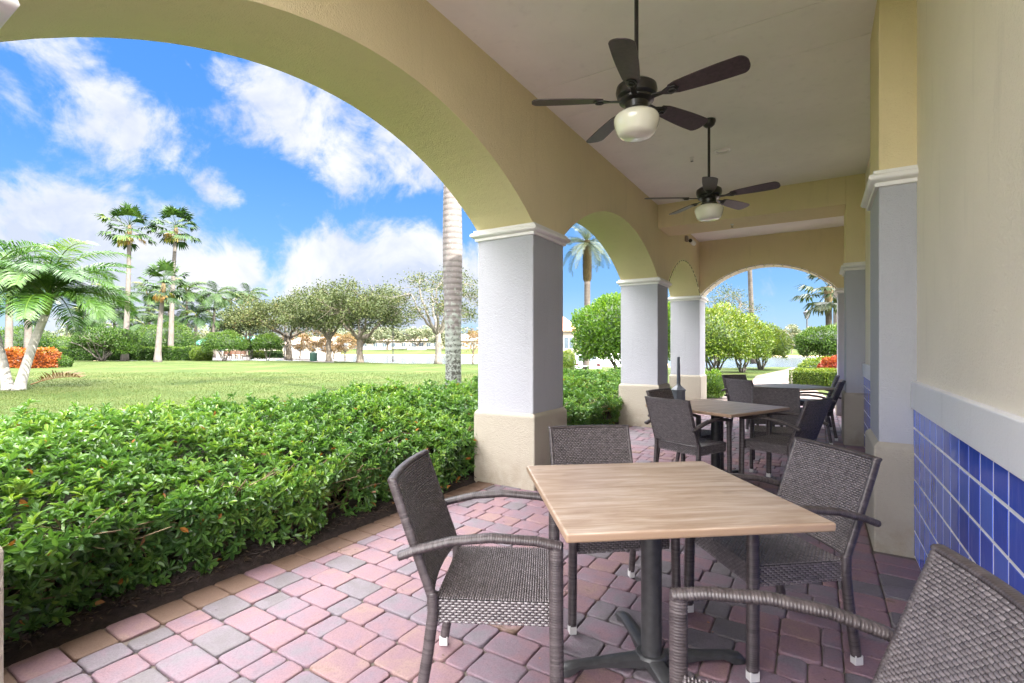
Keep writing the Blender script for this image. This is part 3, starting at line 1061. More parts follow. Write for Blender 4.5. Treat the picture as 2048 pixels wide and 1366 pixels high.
def chips(P, size, a, mb, flat=0.5, asp=1.7):
    """single-quad leaves for distant crowns"""
    n = len(P)
    A = unit(rng.normal(size=(n, 3)) * np.array([1, 1, .7]))
    B = rng.normal(size=(n, 3)) * .8 + np.array([0, 0, flat])
    S = unit(np.cross(A, B))
    s = np.broadcast_to(size, (n,))[:, None] * rng.uniform(.7, 1.3, (n, 1))
    V = np.stack([P - A * s * .5, P + S * s * .5 / asp, P + A * s * .5, P - S * s * .5 / asp], 1)
    Q = np.arange(n)[:, None] * 4 + np.arange(4)[None]
    mb.add(V.reshape(-1, 3), Q, a=np.repeat(a, 4))
    return mb


def frond(mb, base, az, el, L, droop, ll, lw, npair=30, vang=0.3, ldroop=0.5, a=0.4, rad=.02, start=0.18, wind=None):
    n = 15
    t = np.linspace(0, 1, n)
    e = el - droop * t ** 1.25
    hx = np.array([math.cos(az), math.sin(az), 0])
    D = np.cos(e)[:, None] * hx + np.sin(e)[:, None] * np.array([0, 0, 1.0])
    if wind is not None:
        D = unit(D + np.array(wind) * t[:, None])
    P = np.array(base) + np.concatenate([[np.zeros(3)], np.cumsum(D[:-1] * L / (n - 1), axis=0)])
    mb.tube(P, np.linspace(rad, rad * .2, n), 5, a=min(1, a + .2), cap=False)
    tt = np.linspace(start, 0.985, npair)
    Pi = np.stack([np.interp(tt, t, P[:, k]) for k in range(3)], -1)
    Ti = unit(np.stack([np.interp(tt, t, D[:, k]) for k in range(3)], -1))
    S0 = np.array([-math.sin(az), math.cos(az), 0])
    S = np.repeat(S0[None], npair, 0)
    Up = np.cross(Ti, S)
    Up *= np.where(Up[:, 2:] < 0, -1, 1)
    prof = np.sin(np.pi * (0.14 + 0.80 * (tt - start) / (1 - start))) ** .7
    for sg in (-1, 1):
        d = unit(sg * S * 1.0 + Ti * (0.45 + .5 * tt[:, None] ** 2) + Up * vang + rng.normal(0, .09, (npair, 3)))
        l = (ll * prof * rng.uniform(.85, 1.1, npair))[:, None]
        g = np.array([0, 0, -1.0]) * ldroop
        P1 = Pi + d * l * .5
        P2 = P1 + unit(d + g * .75 + (np.array(wind) * .8 if wind is not None else 0)) * l * .5
        w = unit(np.cross(d, np.cross(Ti, d)) + 1e-6) * lw * .5
        V = np.stack([Pi + w * .45, Pi - w * .45, P1 - w, P1 + w, P2 - w * .12, P2 + w * .12], 1)
        b = np.arange(npair)[:, None] * 6
        Q = np.concatenate([b + np.array([[0, 1, 2, 3]]), b + np.array([[3, 2, 4, 5]])])
        mb.add(V.reshape(-1, 3), Q, a=np.repeat(np.clip(a + rng.normal(0, .07, npair), 0, 1), 6))
    return mb


def fanleaf(mb, base, d, pet, rad, a, nb=15, spread=1.45, droop=.35):
    d = unit(np.array(d, float))
    up = np.array([0, 0, 1.0]) if abs(d[2]) < .93 else np.array([1.0, 0, 0])
    S = unit(np.cross(d, up))
    Nn = np.cross(S, d)
    c = np.array(base) + d * pet
    c[2] -= .1 * pet
    mb.tube([base, (np.array(base) + c) / 2 + Nn * .06 * pet, c], [.022, .016, .012], 4, a=a, cap=False)
    an = np.linspace(-spread, spread, nb)
    dirs = np.cos(an)[:, None] * d + np.sin(an)[:, None] * S + Nn * (0.10 + .12 * np.cos(an * 2)[:, None])
    dirs = unit(dirs + rng.normal(0, .05, (nb, 3)))
    l = rad * (0.72 + 0.28 * np.cos(an * .8)) * rng.uniform(.9, 1.1, nb)
    side = unit(np.cross(dirs, Nn))
    wdt = rad * spread * 2 / nb * .9
    P1 = c + dirs * (l * .62)[:, None]
    P2 = c + unit(dirs + np.array([0, 0, -droop])) * l[:, None]
    P2[:, 2] -= droop * .12 * rad
    V = np.stack([np.repeat(c[None], nb, 0) + side * .01, np.repeat(c[None], nb, 0) - side * .01, P1 - side * wdt * .5, P1 + side * wdt * .5, P2 - side * wdt * .08, P2 + side * wdt * .08], 1)
    b = np.arange(nb)[:, None] * 6
    Q = np.concatenate([b + np.array([[0, 1, 2, 3]]), b + np.array([[3, 2, 4, 5]])])
    mb.add(V.reshape(-1, 3), Q, a=np.repeat(np.clip(a + rng.normal(0, .05, nb), 0, 1), 6))


def bez(a, b, c, n=7):
    t = np.linspace(0, 1, n)[:, None]
    a, b, c = (np.array(q, float) for q in (a, b, c))
    return (1 - t) ** 2 * a + 2 * t * (1 - t) * b + t * t * c


# ---------------------------------------------------------------- plant materials
M_HEDGE = leafmat('hedge_leaf', [(0, (0.03472, 0.08501, 0.02957)), (0.35, (0.06944, 0.1589, 0.03844)), (0.7, (0.1319, 0.255, 0.04805)), (0.93, (0.2292, 0.3474, 0.05914)), (0.965, (0.2639, 0.3105, 0.04435)), (1, (0.3472, 0.1404, 0.02957))], .26, .32, .55)
M_TOPI = leafmat('clipped_leaf', [(0, (0.00895, 0.02685, 0.004476)), (0.5, (0.0291, 0.06938, 0.006714)), (0.85, (0.06042, 0.1052, 0.00895)), (1, (0.09847, 0.1119, 0.01343))], .28, .45, .3)
M_TOPY = leafmat('sunny_leaf', [(0, (0.02176, 0.04894, 0.005439)), (0.45, (0.06527, 0.1115, 0.008703)), (0.8, (0.1197, 0.1496, 0.01197)), (1, (0.1849, 0.1522, 0.02176))], .3, .4, .35)
M_OAK = leafmat('oak_leaf', [(0, (0.01768, 0.0297, 0.01132)), (0.5, (0.0389, 0.05304, 0.01838)), (0.85, (0.06718, 0.07426, 0.02687)), (1, (0.1132, 0.07779, 0.03182))], .2, .65, .15)
M_RUST = leafmat('cypress_leaf', [(0, (0.08, 0.065, 0.025)), (0.5, (0.15, 0.095, 0.035)), (1, (0.21, 0.11, 0.045))], .3, .6)
M_FARL = leafmat('far_leaf', [(0, (0.049, 0.07, 0.0385)), (0.5, (0.084, 0.105, 0.056)), (1, (0.154, 0.14, 0.077))], .2, .6)
M_CROT = leafmat('croton_leaf', [(0, (0.0816, 0.02244, 0.00816)), (0.4, (0.204, 0.04488, 0.00816)), (0.75, (0.253, 0.0816, 0.01224)), (1, (0.1224, 0.1142, 0.01224))], .3, .4)
M_CROTR = leafmat('red_croton_leaf', [(0, (0.102, 0.01224, 0.00816)), (0.5, (0.2122, 0.02856, 0.01632)), (0.85, (0.2448, 0.0816, 0.0204)), (1, (0.1224, 0.1224, 0.01632))], .3, .4)
M_PALM = leafmat('palm_frond', [(0, (0.007283, 0.02124, 0.006069)), (0.4, (0.01821, 0.04552, 0.009104)), (0.7, (0.03945, 0.07583, 0.01092)), (0.88, (0.1153, 0.1214, 0.01821)), (1, (0.1943, 0.1032, 0.02124))], .22, .5, .25)
M_ADON = leafmat('bright_palm_frond', [(0, (0.008687, 0.03184, 0.00586)), (0.4, (0.01955, 0.06366, 0.008058)), (0.75, (0.0478, 0.1062, 0.01099)), (1, (0.113, 0.1592, 0.02198))], .35, .33, .5)
M_DATE = leafmat('date_palm_frond', [(0, (0.01637, 0.02946, 0.01302)), (0.6, (0.03683, 0.05401, 0.02232)), (1, (0.08184, 0.09332, 0.02976))], .25, .4)
M_BALL = leafmat('glossy_shrub_leaf', [(0, (0.04, 0.096, 0.0144)), (0.5, (0.104, 0.216, 0.02)), (0.85, (0.208, 0.32, 0.028)), (1, (0.336, 0.336, 0.048))], .3, .35, .5)
M_TWIG = barkmat('twig', (0.12, 0.085, 0.05), (0.26, 0.20, 0.12), scale=20, d=.003)
M_GBARK = barkmat('pale_grey_bark', (0.077, 0.07, 0.0595), (0.175, 0.161, 0.14), scale=7)
M_OBARK = barkmat('oak_bark', (0.0595, 0.0493, 0.03825), (0.1615, 0.1403, 0.1148), scale=8, d=.02)
M_PBARK = barkmat('palm_trunk', (0.04048, 0.03373, 0.02867), (0.08772, 0.07759, 0.06746), ring=1.6, scale=4)
M_WBARK = barkmat('white_palm_trunk', (0.0751, 0.06626, 0.05963), (0.1326, 0.1215, 0.1126), ring=2.2, scale=5)
M_VBARK = barkmat('adonidia_trunk', (0.216, 0.2052, 0.1908), (0.36, 0.3456, 0.3276), ring=1.3, scale=4)
M_BOOT = barkmat('palm_boots', (0.0405, 0.02925, 0.01575), (0.117, 0.09, 0.045), scale=14, d=.03)
M_SHAFT = simple('crownshaft_green', (0.16, 0.24, 0.05), 0.4, vary=0.2)
M_MULCH = simple('dark_mulch', (0.028, 0.018, 0.016), 0.95, vary=0.5, vscale=25, bumpd=0.03, bscale=28)


# royal palm trunk: ringed grey with lichen low down
mt, nt, b, _ = mat_new('royal_palm_trunk')
v = coords(nt)
w = N(nt, 'ShaderNodeTexWave', wave_type='BANDS', bands_direction='Z')
w.inputs['Scale'].default_value = 2.3
w.inputs['Distortion'].default_value = 1.6
w.inputs['Detail'].default_value = 3
w.inputs['Detail Scale'].default_value = .6
nt.links.new(v, w.inputs['Vector'])
c = ramp(nt, noise(nt, coords(nt, (1, 1, .3)), 5, 5), [(0.3, (0.075, 0.065, 0.064)), (0.7, (0.118, 0.103, 0.101))])
c = mixc(nt, ramp(nt, w.outputs['Fac'], [(0.0, (.5, .5, .5)), (0.12, (0, 0, 0))]), c, (0.15, 0.135, 0.13))
ln = N(nt, 'ShaderNodeSeparateXYZ')
nt.links.new(v, ln.inputs[0])
lz = N(nt, 'ShaderNodeMapRange')
nt.links.new(ln.outputs[2], lz.inputs[0])
lz.inputs[1].default_value = 2.5
lz.inputs[2].default_value = 0.9
lic = N(nt, 'ShaderNodeMath', operation='MULTIPLY_ADD')
nt.links.new(lz.outputs[0], lic.inputs[0])
lic.inputs[1].default_value = .34
nt.links.new(noise(nt, v, 9, 8, .68), lic.inputs[2])
c = mixc(nt, ramp(nt, lic.outputs[0], [(0.56, (0, 0, 0)), (0.66, (.9, .9, .9))]), c, (0.17, 0.19, 0.17))
dk = N(nt, 'ShaderNodeMath', operation='MULTIPLY_ADD')
nt.links.new(lz.outputs[0], dk.inputs[0])
dk.inputs[1].default_value = .22
nt.links.new(noise(nt, v, 19, 6, .6), dk.inputs[2])
c = mixc(nt, ramp(nt, dk.outputs[0], [(0.70, (0, 0, 0)), (0.74, (1, 1, 1))]), c, (0.045, 0.045, 0.04))
nt.links.new(c, b.inputs['Base Color'])
b.inputs['Roughness'].default_value = .8
bump(nt, b, w.outputs['Fac'], .5, .012)
M_ROYAL = mt


# ---------------------------------------------------------------- clipped shrubs and hedges
def dome_leaves(mb, c, rx, ry, rz, n, L, Wd, flat=-0.55, rough=0.08, depth=.22, arange=(0, 1), bias=0.0):
    """leaf shell over an ellipsoid, flattened below"""
    d = unit(rng.normal(size=(n * 2, 3)))
    d = d[d[:, 2] > flat][:n]
    n = len(d)
    lump = 1 + rough * (np.sin(d[:, 0] * 5 + 1.3 * c[0]) * np.cos(d[:, 1] * 4.3 + c[1]) + .7 * np.sin(d[:, 2] * 6 + d[:, 0] * 8 + c[0] * 3))
    dep = np.abs(rng.normal(0, depth, n)) * .6
    R = np.array([rx, ry, rz])
    P = np.array(c) + d * R * (lump * (1 - dep))[:, None]
    nrm = unit(d / R)
    A = unit(nrm * .7 + rng.normal(0, .55, (n, 3)) + np.array([0, 0, .25]))
    Nn = unit(nrm + rng.normal(0, .45, (n, 3)) + np.array([0, 0, .3]))
    a = np.clip(arange[0] + (arange[1] - arange[0]) * (rng.beta(2, 2.2, n) * .85 + bias * np.clip(d[:, 2], 0, 1)), 0, 1)
    leaves(P, A, Nn, L * rng.uniform(.7, 1.3, n), Wd, a=a, mb=mb)


def core_dome(mb, c, rx, ry, rz, flat=-.5, k=.80):
    u = np.linspace(0, 2 * math.pi, 17)[:-1]
    el = np.linspace(math.asin(max(flat, -1)), math.pi / 2 * .97, 8)
    V = [(c[0] + k * rx * math.cos(e) * math.cos(q), c[1] + k * ry * math.cos(e) * math.sin(q), c[2] + k * rz * math.sin(e)) for e in el for q in u]
    i, j = np.meshgrid(np.arange(7), np.arange(16), indexing='ij')
    jj = (j + 1) % 16
    mb.add(V, np.stack([i * 16 + j, i * 16 + jj, (i + 1) * 16 + jj, (i + 1) * 16 + j], -1).reshape(-1, 4), N=[list(range(16))[::-1], list(range(112, 128))], a=.08)


def stems(c, rb, ztop, rtop, n, r0, parent, mat, forks=2):
    m = MB()
    for k in range(n):
        a = 2 * math.pi * (k + rng.uniform(-.3, .3)) / n
        x, y = math.cos(a), math.sin(a)
        p0 = (c[0] + x * rb, c[1] + y * rb, -.05)
        rt = rtop * rng.uniform(.5, 1)
        p2 = (c[0] + x * rt, c[1] + y * rt, ztop * rng.uniform(.95, 1.15))
        p1 = (c[0] + x * rt * .35, c[1] + y * rt * .35, ztop * .55)
        B = bez(p0, p1, p2, 8)
        B[1:-1] += rng.normal(0, .03 * ztop, (6, 3))
        m.tube(B, np.linspace(r0, r0 * .5, 8), 7)
        for f in range(forks):
            i = rng.integers(3, 6)
            q = B[i] + np.array([rng.normal(0, .35) * rtop, rng.normal(0, .35) * rtop, ztop * .55])
            m.tube(bez(B[i], (B[i] + q) / 2 + rng.normal(0, .05, 3), q, 5), np.linspace(r0 * .55, r0 * .25, 5), 5)
    return m.obj('stem', mat, parent, smooth=True)


def topiary(name, lab, cat, px, d, w_m, z0, z1, n, L, mat, group=None, nst=5, arange=(0, 1), off=(0, 0), ry=None, r0=.05, flat=-.5, cdz=None, stem_r=None, bias=0.2):
    g = G(px, d)
    r = thing(name, lab, cat, g, group=group)
    cz = z0 + (z1 - z0) * .38 if cdz is None else cdz
    rz = z1 - cz
    fl = -(cz - z0) / rz
    m = MB()
    dome_leaves(m, (0, 0, cz), w_m / 2, (ry or w_m / 2), rz, n, L, L * .5, flat=max(-.97, fl), arange=arange, bias=bias)
    core_dome(m, (0, 0, cz), w_m / 2, (ry or w_m / 2), rz, flat=max(-.9, fl * .8))
    m.obj('foliage', mat, r)
    if z0 > .25:
        stems((0, 0), .12 * w_m / 4, z0 + .25 * (z1 - z0), (stem_r or w_m * .3), nst, r0, r, M_GBARK)
    return r


def hedge_run(name, lab, cat, pts, width, h, n, L, mat, arange=(0, 1), group=None, topb=.25, lump=.035):
    """clipped hedge along a ground polyline (world points)"""
    r = thing(name, lab, cat, tuple(pts[0]), group=group)
    o = np.array(pts[0])
    P = np.array([tuple(q) for q in pts]) - o
    seg = np.linalg.norm(np.diff(P, axis=0), axis=1)
    cum = np.concatenate([[0], np.cumsum(seg)])
    tot = cum[-1] + width + 2 * h
    m = MB()
    u = rng.uniform(0, cum[-1], n)
    base = np.stack([np.interp(u, cum, P[:, k]) for k in range(3)], -1)
    T = unit(np.stack([np.interp(u, (cum[:-1] + cum[1:]) / 2 if len(seg) > 1 else [0], np.diff(P, axis=0)[:, k]) for k in range(3)], -1))
    S = np.stack([-T[:, 1], T[:, 0], 0 * u], -1)
    q = rng.uniform(-1, 1, n) * (width / 2 + h)
    side = np.abs(q) > width / 2
    x = np.clip(q, -width / 2, width / 2) * (1 + .05 * np.sin(u * 3))
    z = np.where(side, h - (np.abs(q) - width / 2), h) * (1 + lump * np.sin(u * 2.1 + q) + lump * .85 * np.cos(u * 5.7 + q * 2))
    rr = rng.uniform(0, 1, n)
    dep = np.abs(rng.normal(0, .05, n)) * (1 + lump * 12) - lump * .8
    nrm = np.where(side[:, None], S * np.sign(q)[:, None], np.array([0, 0, 1.0]))
    pos = base + S * x[:, None] + np.array([0, 0, 1.0]) * z[:, None] - nrm * dep[:, None]
    # round the two ends
    e0 = u < width * .5
    A = unit(nrm * .8 + rng.normal(0, .55, (n, 3)) + np.array([0, 0, .25]))
    Nn = unit(nrm + rng.normal(0, .5, (n, 3)) + np.array([0, 0, .3]))
    a = np.clip(arange[0] + (arange[1] - arange[0]) * (rr * .75 + topb * (~side)), 0, 1)
    leaves(pos, A, Nn, L * rng.uniform(.7, 1.3, n), L * .5, a=a, mb=m)
    # ends
    ne = int(n * .05)
    for i0, sg in ((0, -1), (-1, 1)):
        t = unit((P[1] - P[0])[None] if i0 == 0 else (P[-1] - P[-2])[None])[0] * sg
        s = np.array([-t[1], t[0], 0])
        ex = rng.uniform(-width / 2, width / 2, ne)
        ez = rng.uniform(0, h, ne)
        pos = P[i0] + s * ex[:, None] + np.array([0, 0, 1.0]) * ez[:, None] + t * (.15 * width * (1 - (2 * ex / width) ** 2))[:, None]
        leaves(pos, unit(t * .8 + rng.normal(0, .5, (ne, 3))), unit(t + rng.normal(0, .5, (ne, 3))), L, L * .5, a=np.clip(arange[0] + (arange[1] - arange[0]) * rng.uniform(0, .8, ne), 0, 1), mb=m)
    k = .84
    for i in range(len(P) - 1):
        t = unit((P[i + 1] - P[i])[None])[0]
        s = np.array([-t[1], t[0], 0]) * width / 2 * k
        m.add([P[i] - s, P[i + 1] - s, P[i + 1] + s, P[i] + s, P[i] - s + [0, 0, h * .9], P[i + 1] - s + [0, 0, h * .9], P[i + 1] + s + [0, 0, h * .9], P[i] + s + [0, 0, h * .9]],
              [(0, 3, 2, 1), (4, 5, 6, 7), (0, 1, 5, 4), (1, 2, 6, 5), (2, 3, 7, 6), (3, 0, 4, 7)], a=.05)
    m.obj('foliage', mat, r)
    return r


# ---------------------------------------------------------------- trees
def broad_tree(name, lab, px, d, tr, th, cz, rx, rz, ncl, nlf, ls, leafm, barkm, group=None, clump=.9, lean=0.0, nlimb=6, z0=0.0, bottom=-.35, ycomp=1.0, offx=0.0, arange=(0, 1)):
    r = thing(name, lab, 'tree', G(px, d, z0), group=group)
    # clump centres fill a flattened crown, denser outside
    cl = []
    while len(cl) < ncl:
        q = rng.normal(size=3)
        q /= np.linalg.norm(q)
        if q[2] < bottom:
            continue
        q = q * rng.uniform(.45, 1.0) ** .6 * (1 + .14 * rng.normal())
        cl.append(np.array([offx + q[0] * rx, q[1] * rx * ycomp, cz + q[2] * rz]))
    cl = np.array(cl)
    tk = MB()
    top = np.array([lean, 0, th])
    B = bez((0, 0, -.1), (lean * .2, 0, th * .5), top, 8)
    B[1:-1, :2] += rng.normal(0, .04, (6, 2))
    tk.tube(B, tr * np.array([1.45, 1.1, 1, .95, .92, .9, .88, .85]), 12)
    limbs = []
    for k in range(nlimb):
        a = 2 * math.pi * (k + rng.uniform(-.3, .3)) / nlimb
        rr = rx * rng.uniform(.45, .72)
        e = np.array([offx + math.cos(a) * rr, math.sin(a) * rr * ycomp, cz + rz * rng.uniform(-.1, .45)])
        mid = np.array([(top[0] + e[0]) / 2 + math.cos(a) * rr * .1, (top[1] + e[1]) / 2, th + (e[2] - th) * rng.uniform(.2, .45)])
        C = bez(top - [0, 0, .15], mid, e, 10)
        C[1:-1] += rng.normal(0, .05 * rx * .3, (8, 3))
        tk.tube(C, np.linspace(tr * .55, tr * .12, 10), 8)
        limbs.append(C)
    tk.obj('trunk', barkm, r, smooth=True)
    br = MB()
    pts = np.concatenate([C[3:] for C in limbs])
    for c in cl:
        i = np.argmin(np.linalg.norm(pts - c, axis=1) + rng.uniform(0, .5))
        p = pts[i]
        C = bez(p, (p + c) / 2 + rng.normal(0, .12, 3) + [0, 0, -.08 * rx * .2], c, 6)
        br.tube(C, np.linspace(tr * .11, tr * .03, 6), 5, cap=False)
        for _ in range(2):
            q = c + rng.normal(0, clump * .55, 3)
            br.tube(bez(C[3], (C[3] + q) / 2 + rng.normal(0, .08, 3), q, 4), [tr * .05, tr * .04, tr * .03, tr * .015], 4, cap=False)
    br.obj('branches', barkm, r)
    cr = MB()
    per = int(nlf / ncl)
    tone = np.clip(rng.normal(.45, .2, ncl), 0, 1)
    P, a = [], []
    for c, tn in zip(cl, tone):
        q = rng.normal(size=(per, 3)) * np.array([1, 1, .62]) * clump * rng.uniform(.42, .62)
        P.append(c + q)
        a.append(np.clip(tn * .6 + rng.uniform(0, .55, per), 0, 1))
    chips(np.concatenate(P), ls, arange[0] + (arange[1] - arange[0]) * np.concatenate(a), cr)
    cr.obj('crown', leafm, r)
    return r


def palm_trunk(base, top, r0, r1, bend=0.0, flare=1.5, n=14, bulge=0.0):
    t = np.linspace(0, 1, n)
    a, b = np.array(base, float), np.array(top, float)
    mid = (a + b) / 2 + np.array([bend, 0, 0])
    C = bez(a, mid, b, n)
    R = r0 + (r1 - r0) * t + r0 * (flare - 1) * np.exp(-t * 14) + bulge * np.exp(-((t - .42) / .2) ** 2)
    return MB().tube(C, R, 16)

# ================================================================ ground and lake
def smooth(x, a, b):
    t = np.clip((x - a) / (b - a), 0, 1)
    return t * t * (3 - 2 * t)


def terrain(X, Y):
    """height: lawn at 0, a lake basin ahead and another at the end of the walk"""
    B = X / np.maximum(Y, .1) * F + CX                        # bearing expressed as photo column
    z = np.zeros_like(X)
    # basin one: X between its two ends, near shore 40 m, far shore 118 m
    near = 41.5 + 10 * smooth(-X, 9, 22) + .8 * np.sin(X * .35)
    far = 118 + 4 * np.sin(X * .07)
    m1 = smooth(Y - near, 0, 5) * smooth(far + 4 - Y, 0, 6) * smooth(X, -62, -46 + 0 * X) * smooth(4.0 - X + .0 * Y, 0, 5)
    # basin two: beyond the end arch
    near2 = 33.5 + .6 * np.sin(X * .4)
    far2 = np.where(B > 1540, 100, 136)
    m2 = smooth(Y - near2, 0, 4) * smooth(far2 - Y, 0, 6) * smooth(X - .30 * Y, 0, 3)
    z = z - 1.7 * np.maximum(m1, m2)
    z = np.where(Y > 116, z * 1, z) + .9 * smooth(Y, 119, 150)
    return z


ang = np.radians(np.concatenate([np.linspace(-180, -72, 28)[:-1], np.linspace(-72, 62, 240), np.linspace(62, 180, 32)[1:]]))
rad = np.concatenate([[0.0], np.geomspace(1.2, 1500, 190)])
A_, R_ = np.meshgrid(ang, rad, indexing='ij')
X, Y = np.sin(A_) * R_, np.cos(A_) * R_
Z = terrain(X, Y)
# ground sits under the building and patio
tt_ = CT * X - ST * Y
ss_ = ST * X + CT * Y
Z = np.where((tt_ > -3.1) & (tt_ < 11.5) & (ss_ > -2) & (ss_ < 13.5), -.12, Z)
na, nr = X.shape
gm = MB()
i, j = np.meshgrid(np.arange(na - 1), np.arange(nr - 1), indexing='ij')
gm.add(np.stack([X, Y, Z], -1).reshape(-1, 3), np.stack([i * nr + j, i * nr + j + 1, (i + 1) * nr + j + 1, (i + 1) * nr + j], -1).reshape(-1, 4))
mt, nt, b, _ = mat_new('lawn_grass')
v = coords(nt)
n1 = noise(nt, v, .3, 7, .68)
n2 = noise(nt, v, 3.0, 6, .7)
n3 = noise(nt, v, 60, 3, .7)
c = ramp(nt, n1, [(0.34, (0.02459, 0.04583, 0.007026)), (0.48, (0.0404, 0.06177, 0.01264)), (0.66, (0.06675, 0.07572, 0.02459))])
c = mixc(nt, .6, c, ramp(nt, n2, [(0.3, (.72, .78, .66)), (0.7, (1.12, 1.08, 1.05))]), 'MULTIPLY')
c = mixc(nt, .7, c, ramp(nt, n3, [(0.3, (.55, .6, .5)), (0.65, (1.1, 1.1, 1.05))]), 'MULTIPLY')
# sandy margin where the bank dips to the water
sp = N(nt, 'ShaderNodeSeparateXYZ')
nt.links.new(v, sp.inputs[0])
mr = N(nt, 'ShaderNodeMapRange')
nt.links.new(sp.outputs[2], mr.inputs[0])
mr.inputs[1].default_value = -.22
mr.inputs[2].default_value = -.42
c = mixc(nt, mr.outputs[0], c, (0.33, 0.25, 0.16))
nt.links.new(c, b.inputs['Base Color'])
b.inputs['Roughness'].default_value = .9
b.inputs['Specular IOR Level'].default_value = .15
hh = N(nt, 'ShaderNodeMath', operation='ADD')
nt.links.new(n3, hh.inputs[0])
nt.links.new(n2, hh.inputs[1])
bump(nt, b, hh.outputs[0], .8, .05)
kind(gm.obj('lawn', mt, smooth=True), 'structure')

mt, nt, b, _ = mat_new('lake_water')
b.inputs['Base Color'].default_value = (0.06, 0.075, 0.10, 1)
b.inputs['Roughness'].default_value = .12
b.inputs['IOR'].default_value = 1.33
b.inputs['Specular IOR Level'].default_value = .3
bump(nt, b, noise(nt, coords(nt, (.5, 1.6, 1)), 2.2, 6, .6), .35, .06)
kind(MB().add([(-70, 36, -.46), (150, 30, -.46), (190, 150, -.46), (-90, 150, -.46)], [(0, 1, 2, 3)]).obj('lake', mt), 'structure')

# grass tufts on the lawn where it is near enough to show blades
M_BLADE_G = leafmat('grass_blade', [(0, (0.02635, 0.04583, 0.008778)), (0.5, (0.04391, 0.06377, 0.01335)), (1, (0.06675, 0.07771, 0.02459))], .3, .6, .2)
n = 60000
dd = 4.5 * (26 / 4.5) ** rng.uniform(0, 1, n)
bb = rng.uniform(-60, 960, n)
gp = np.stack([(bb - CX) / F * dd, dd, np.zeros(n)], -1)
gt = CT * gp[:, 0] - ST * gp[:, 1]
gp = gp[gt < -4.0]
n = len(gp)
gh = .035 * (gp[:, 1] / 9) ** .45
gmb = leaves(gp, unit(np.stack([rng.normal(0, .5, n), rng.normal(0, .5, n), np.ones(n)], -1)), rng.normal(size=(n, 3)), gh * rng.uniform(.7, 1.4, n), .0055 * (gp[:, 1] / 6) ** .8, a=rng.uniform(0, 1, n))
kind(gmb.obj('lawn_grass', M_BLADE_G), 'stuff')

# planting bed and its litter
bed = [(-2.2, -2.94), (-2.2, -5.9), (1, -5.35), (3.3, -4.75), (5.4, -4.65), (8, -4.6), (12.6, -4.3), (12.6, -2.94)]
bv = [W(s, t, .004) for s, t in bed]
mm = MB()
sg_, tg_ = np.meshgrid(np.linspace(-2.2, 12.6, 120), np.linspace(0, 1, 24), indexing='ij')
tb_ = np.interp(sg_, [-2.2, 1, 3.3, 5.4, 8, 12.6], [-5.95, -5.4, -4.8, -4.7, -4.65, -4.35])
tq = -2.945 + (tb_ + 2.945) * tg_
zq = .006 + .035 * np.minimum(1, tg_ * 14) * np.minimum(1, (1 - tg_) * 6) + rng.uniform(-.012, .016, sg_.shape) * (tg_ > 0)
zq = np.where(tg_ == 0, -.02, zq)
mm.add(np.stack([CT * tq + ST * sg_, -ST * tq + CT * sg_, zq], -1).reshape(-1, 3),
       np.stack([q.ravel() for q in (np.arange(119)[:, None] * 24 + np.arange(23)[None], np.arange(119)[:, None] * 24 + np.arange(23)[None] + 1, np.arange(1, 120)[:, None] * 24 + np.arange(23)[None] + 1, np.arange(1, 120)[:, None] * 24 + np.arange(23)[None])], -1)[:, ::-1])
kind(mm.obj('mulch_bed', M_MULCH, smooth=True), 'structure')
M_LIT = leafmat('bark_litter', [(0, (0.02, 0.013, 0.012)), (.6, (0.055, 0.036, 0.028)), (.9, (0.12, 0.08, 0.05)), (.93, (.30, .15, .05)), (1, (0.42, 0.18, 0.05))], .05, .7)
n = 9000
s_ = rng.uniform(-.5, 12, n)
t_ = -2.96 - np.abs(rng.normal(0, .35, n))
P = np.stack([CT * t_ + ST * s_, -ST * t_ + CT * s_, rng.uniform(.03, .055, n)], -1)
lt = leaves(P, rng.normal(size=(n, 3)) * [1, 1, .18], rng.normal(size=(n, 3)) * .4 + [0, 0, 1], rng.uniform(.015, .05, n), rng.uniform(.006, .014, n), fold=.1, a=rng.uniform(0, .9, n))
n = 46
s_ = rng.uniform(-.2, 8, n)
t_ = -2.9 - np.abs(rng.normal(0, .25, n))
P = np.stack([CT * t_ + ST * s_, -ST * t_ + CT * s_, np.full(n, .06)], -1)
leaves(P, rng.normal(size=(n, 3)) * [1, 1, .1], rng.normal(size=(n, 3)) * .3 + [0, 0, 1], .055, .026, fold=.5, curl=.3, a=rng.uniform(.93, 1, n), mb=lt)
n = 120
s_ = rng.uniform(.2, 9, n)
t_ = rng.uniform(-2.9, .2, n) ** 1
P = np.stack([CT * t_ + ST * s_, -ST * t_ + CT * s_, np.full(n, .005)], -1)
leaves(P, rng.normal(size=(n, 3)) * [1, 1, .05], rng.normal(size=(n, 3)) * .2 + [0, 0, 1], rng.uniform(.006, .022, n), rng.uniform(.003, .007, n), fold=.2, a=rng.uniform(.5, 1, n), mb=lt)
kind(lt.obj('leaf_litter', M_LIT), 'stuff')

# ================================================================ the long hedge beside the arcade
hg = thing('hedge', 'long clipped green hedge along the arcade, glossy leaves and bare twigs low down', 'hedge', W(5, -3.9), rz=-TH)
ho = np.array([-3.9, 5.0])


def back_t(s):
    return np.interp(s, [-1.4, 1, 3.3, 5.4, 8, 11.6], [-5.85, -5.35, -4.72, -4.58, -4.52, -4.2])


def top_z(s, t):
    f = np.clip((-3.0 - t) / 1.35, 0, 1)
    return .45 + (.35 - .06 * np.clip(3 - s, 0, 3) / 3) * np.sin(f * math.pi / 2) ** 1.1 + .035 * np.sin(s * 2.3 + t * 1.7) + .03 * np.sin(s * 5.1 - t * 4.3) + .02 * np.sin(s * 11 + t * 9)


hm = MB()


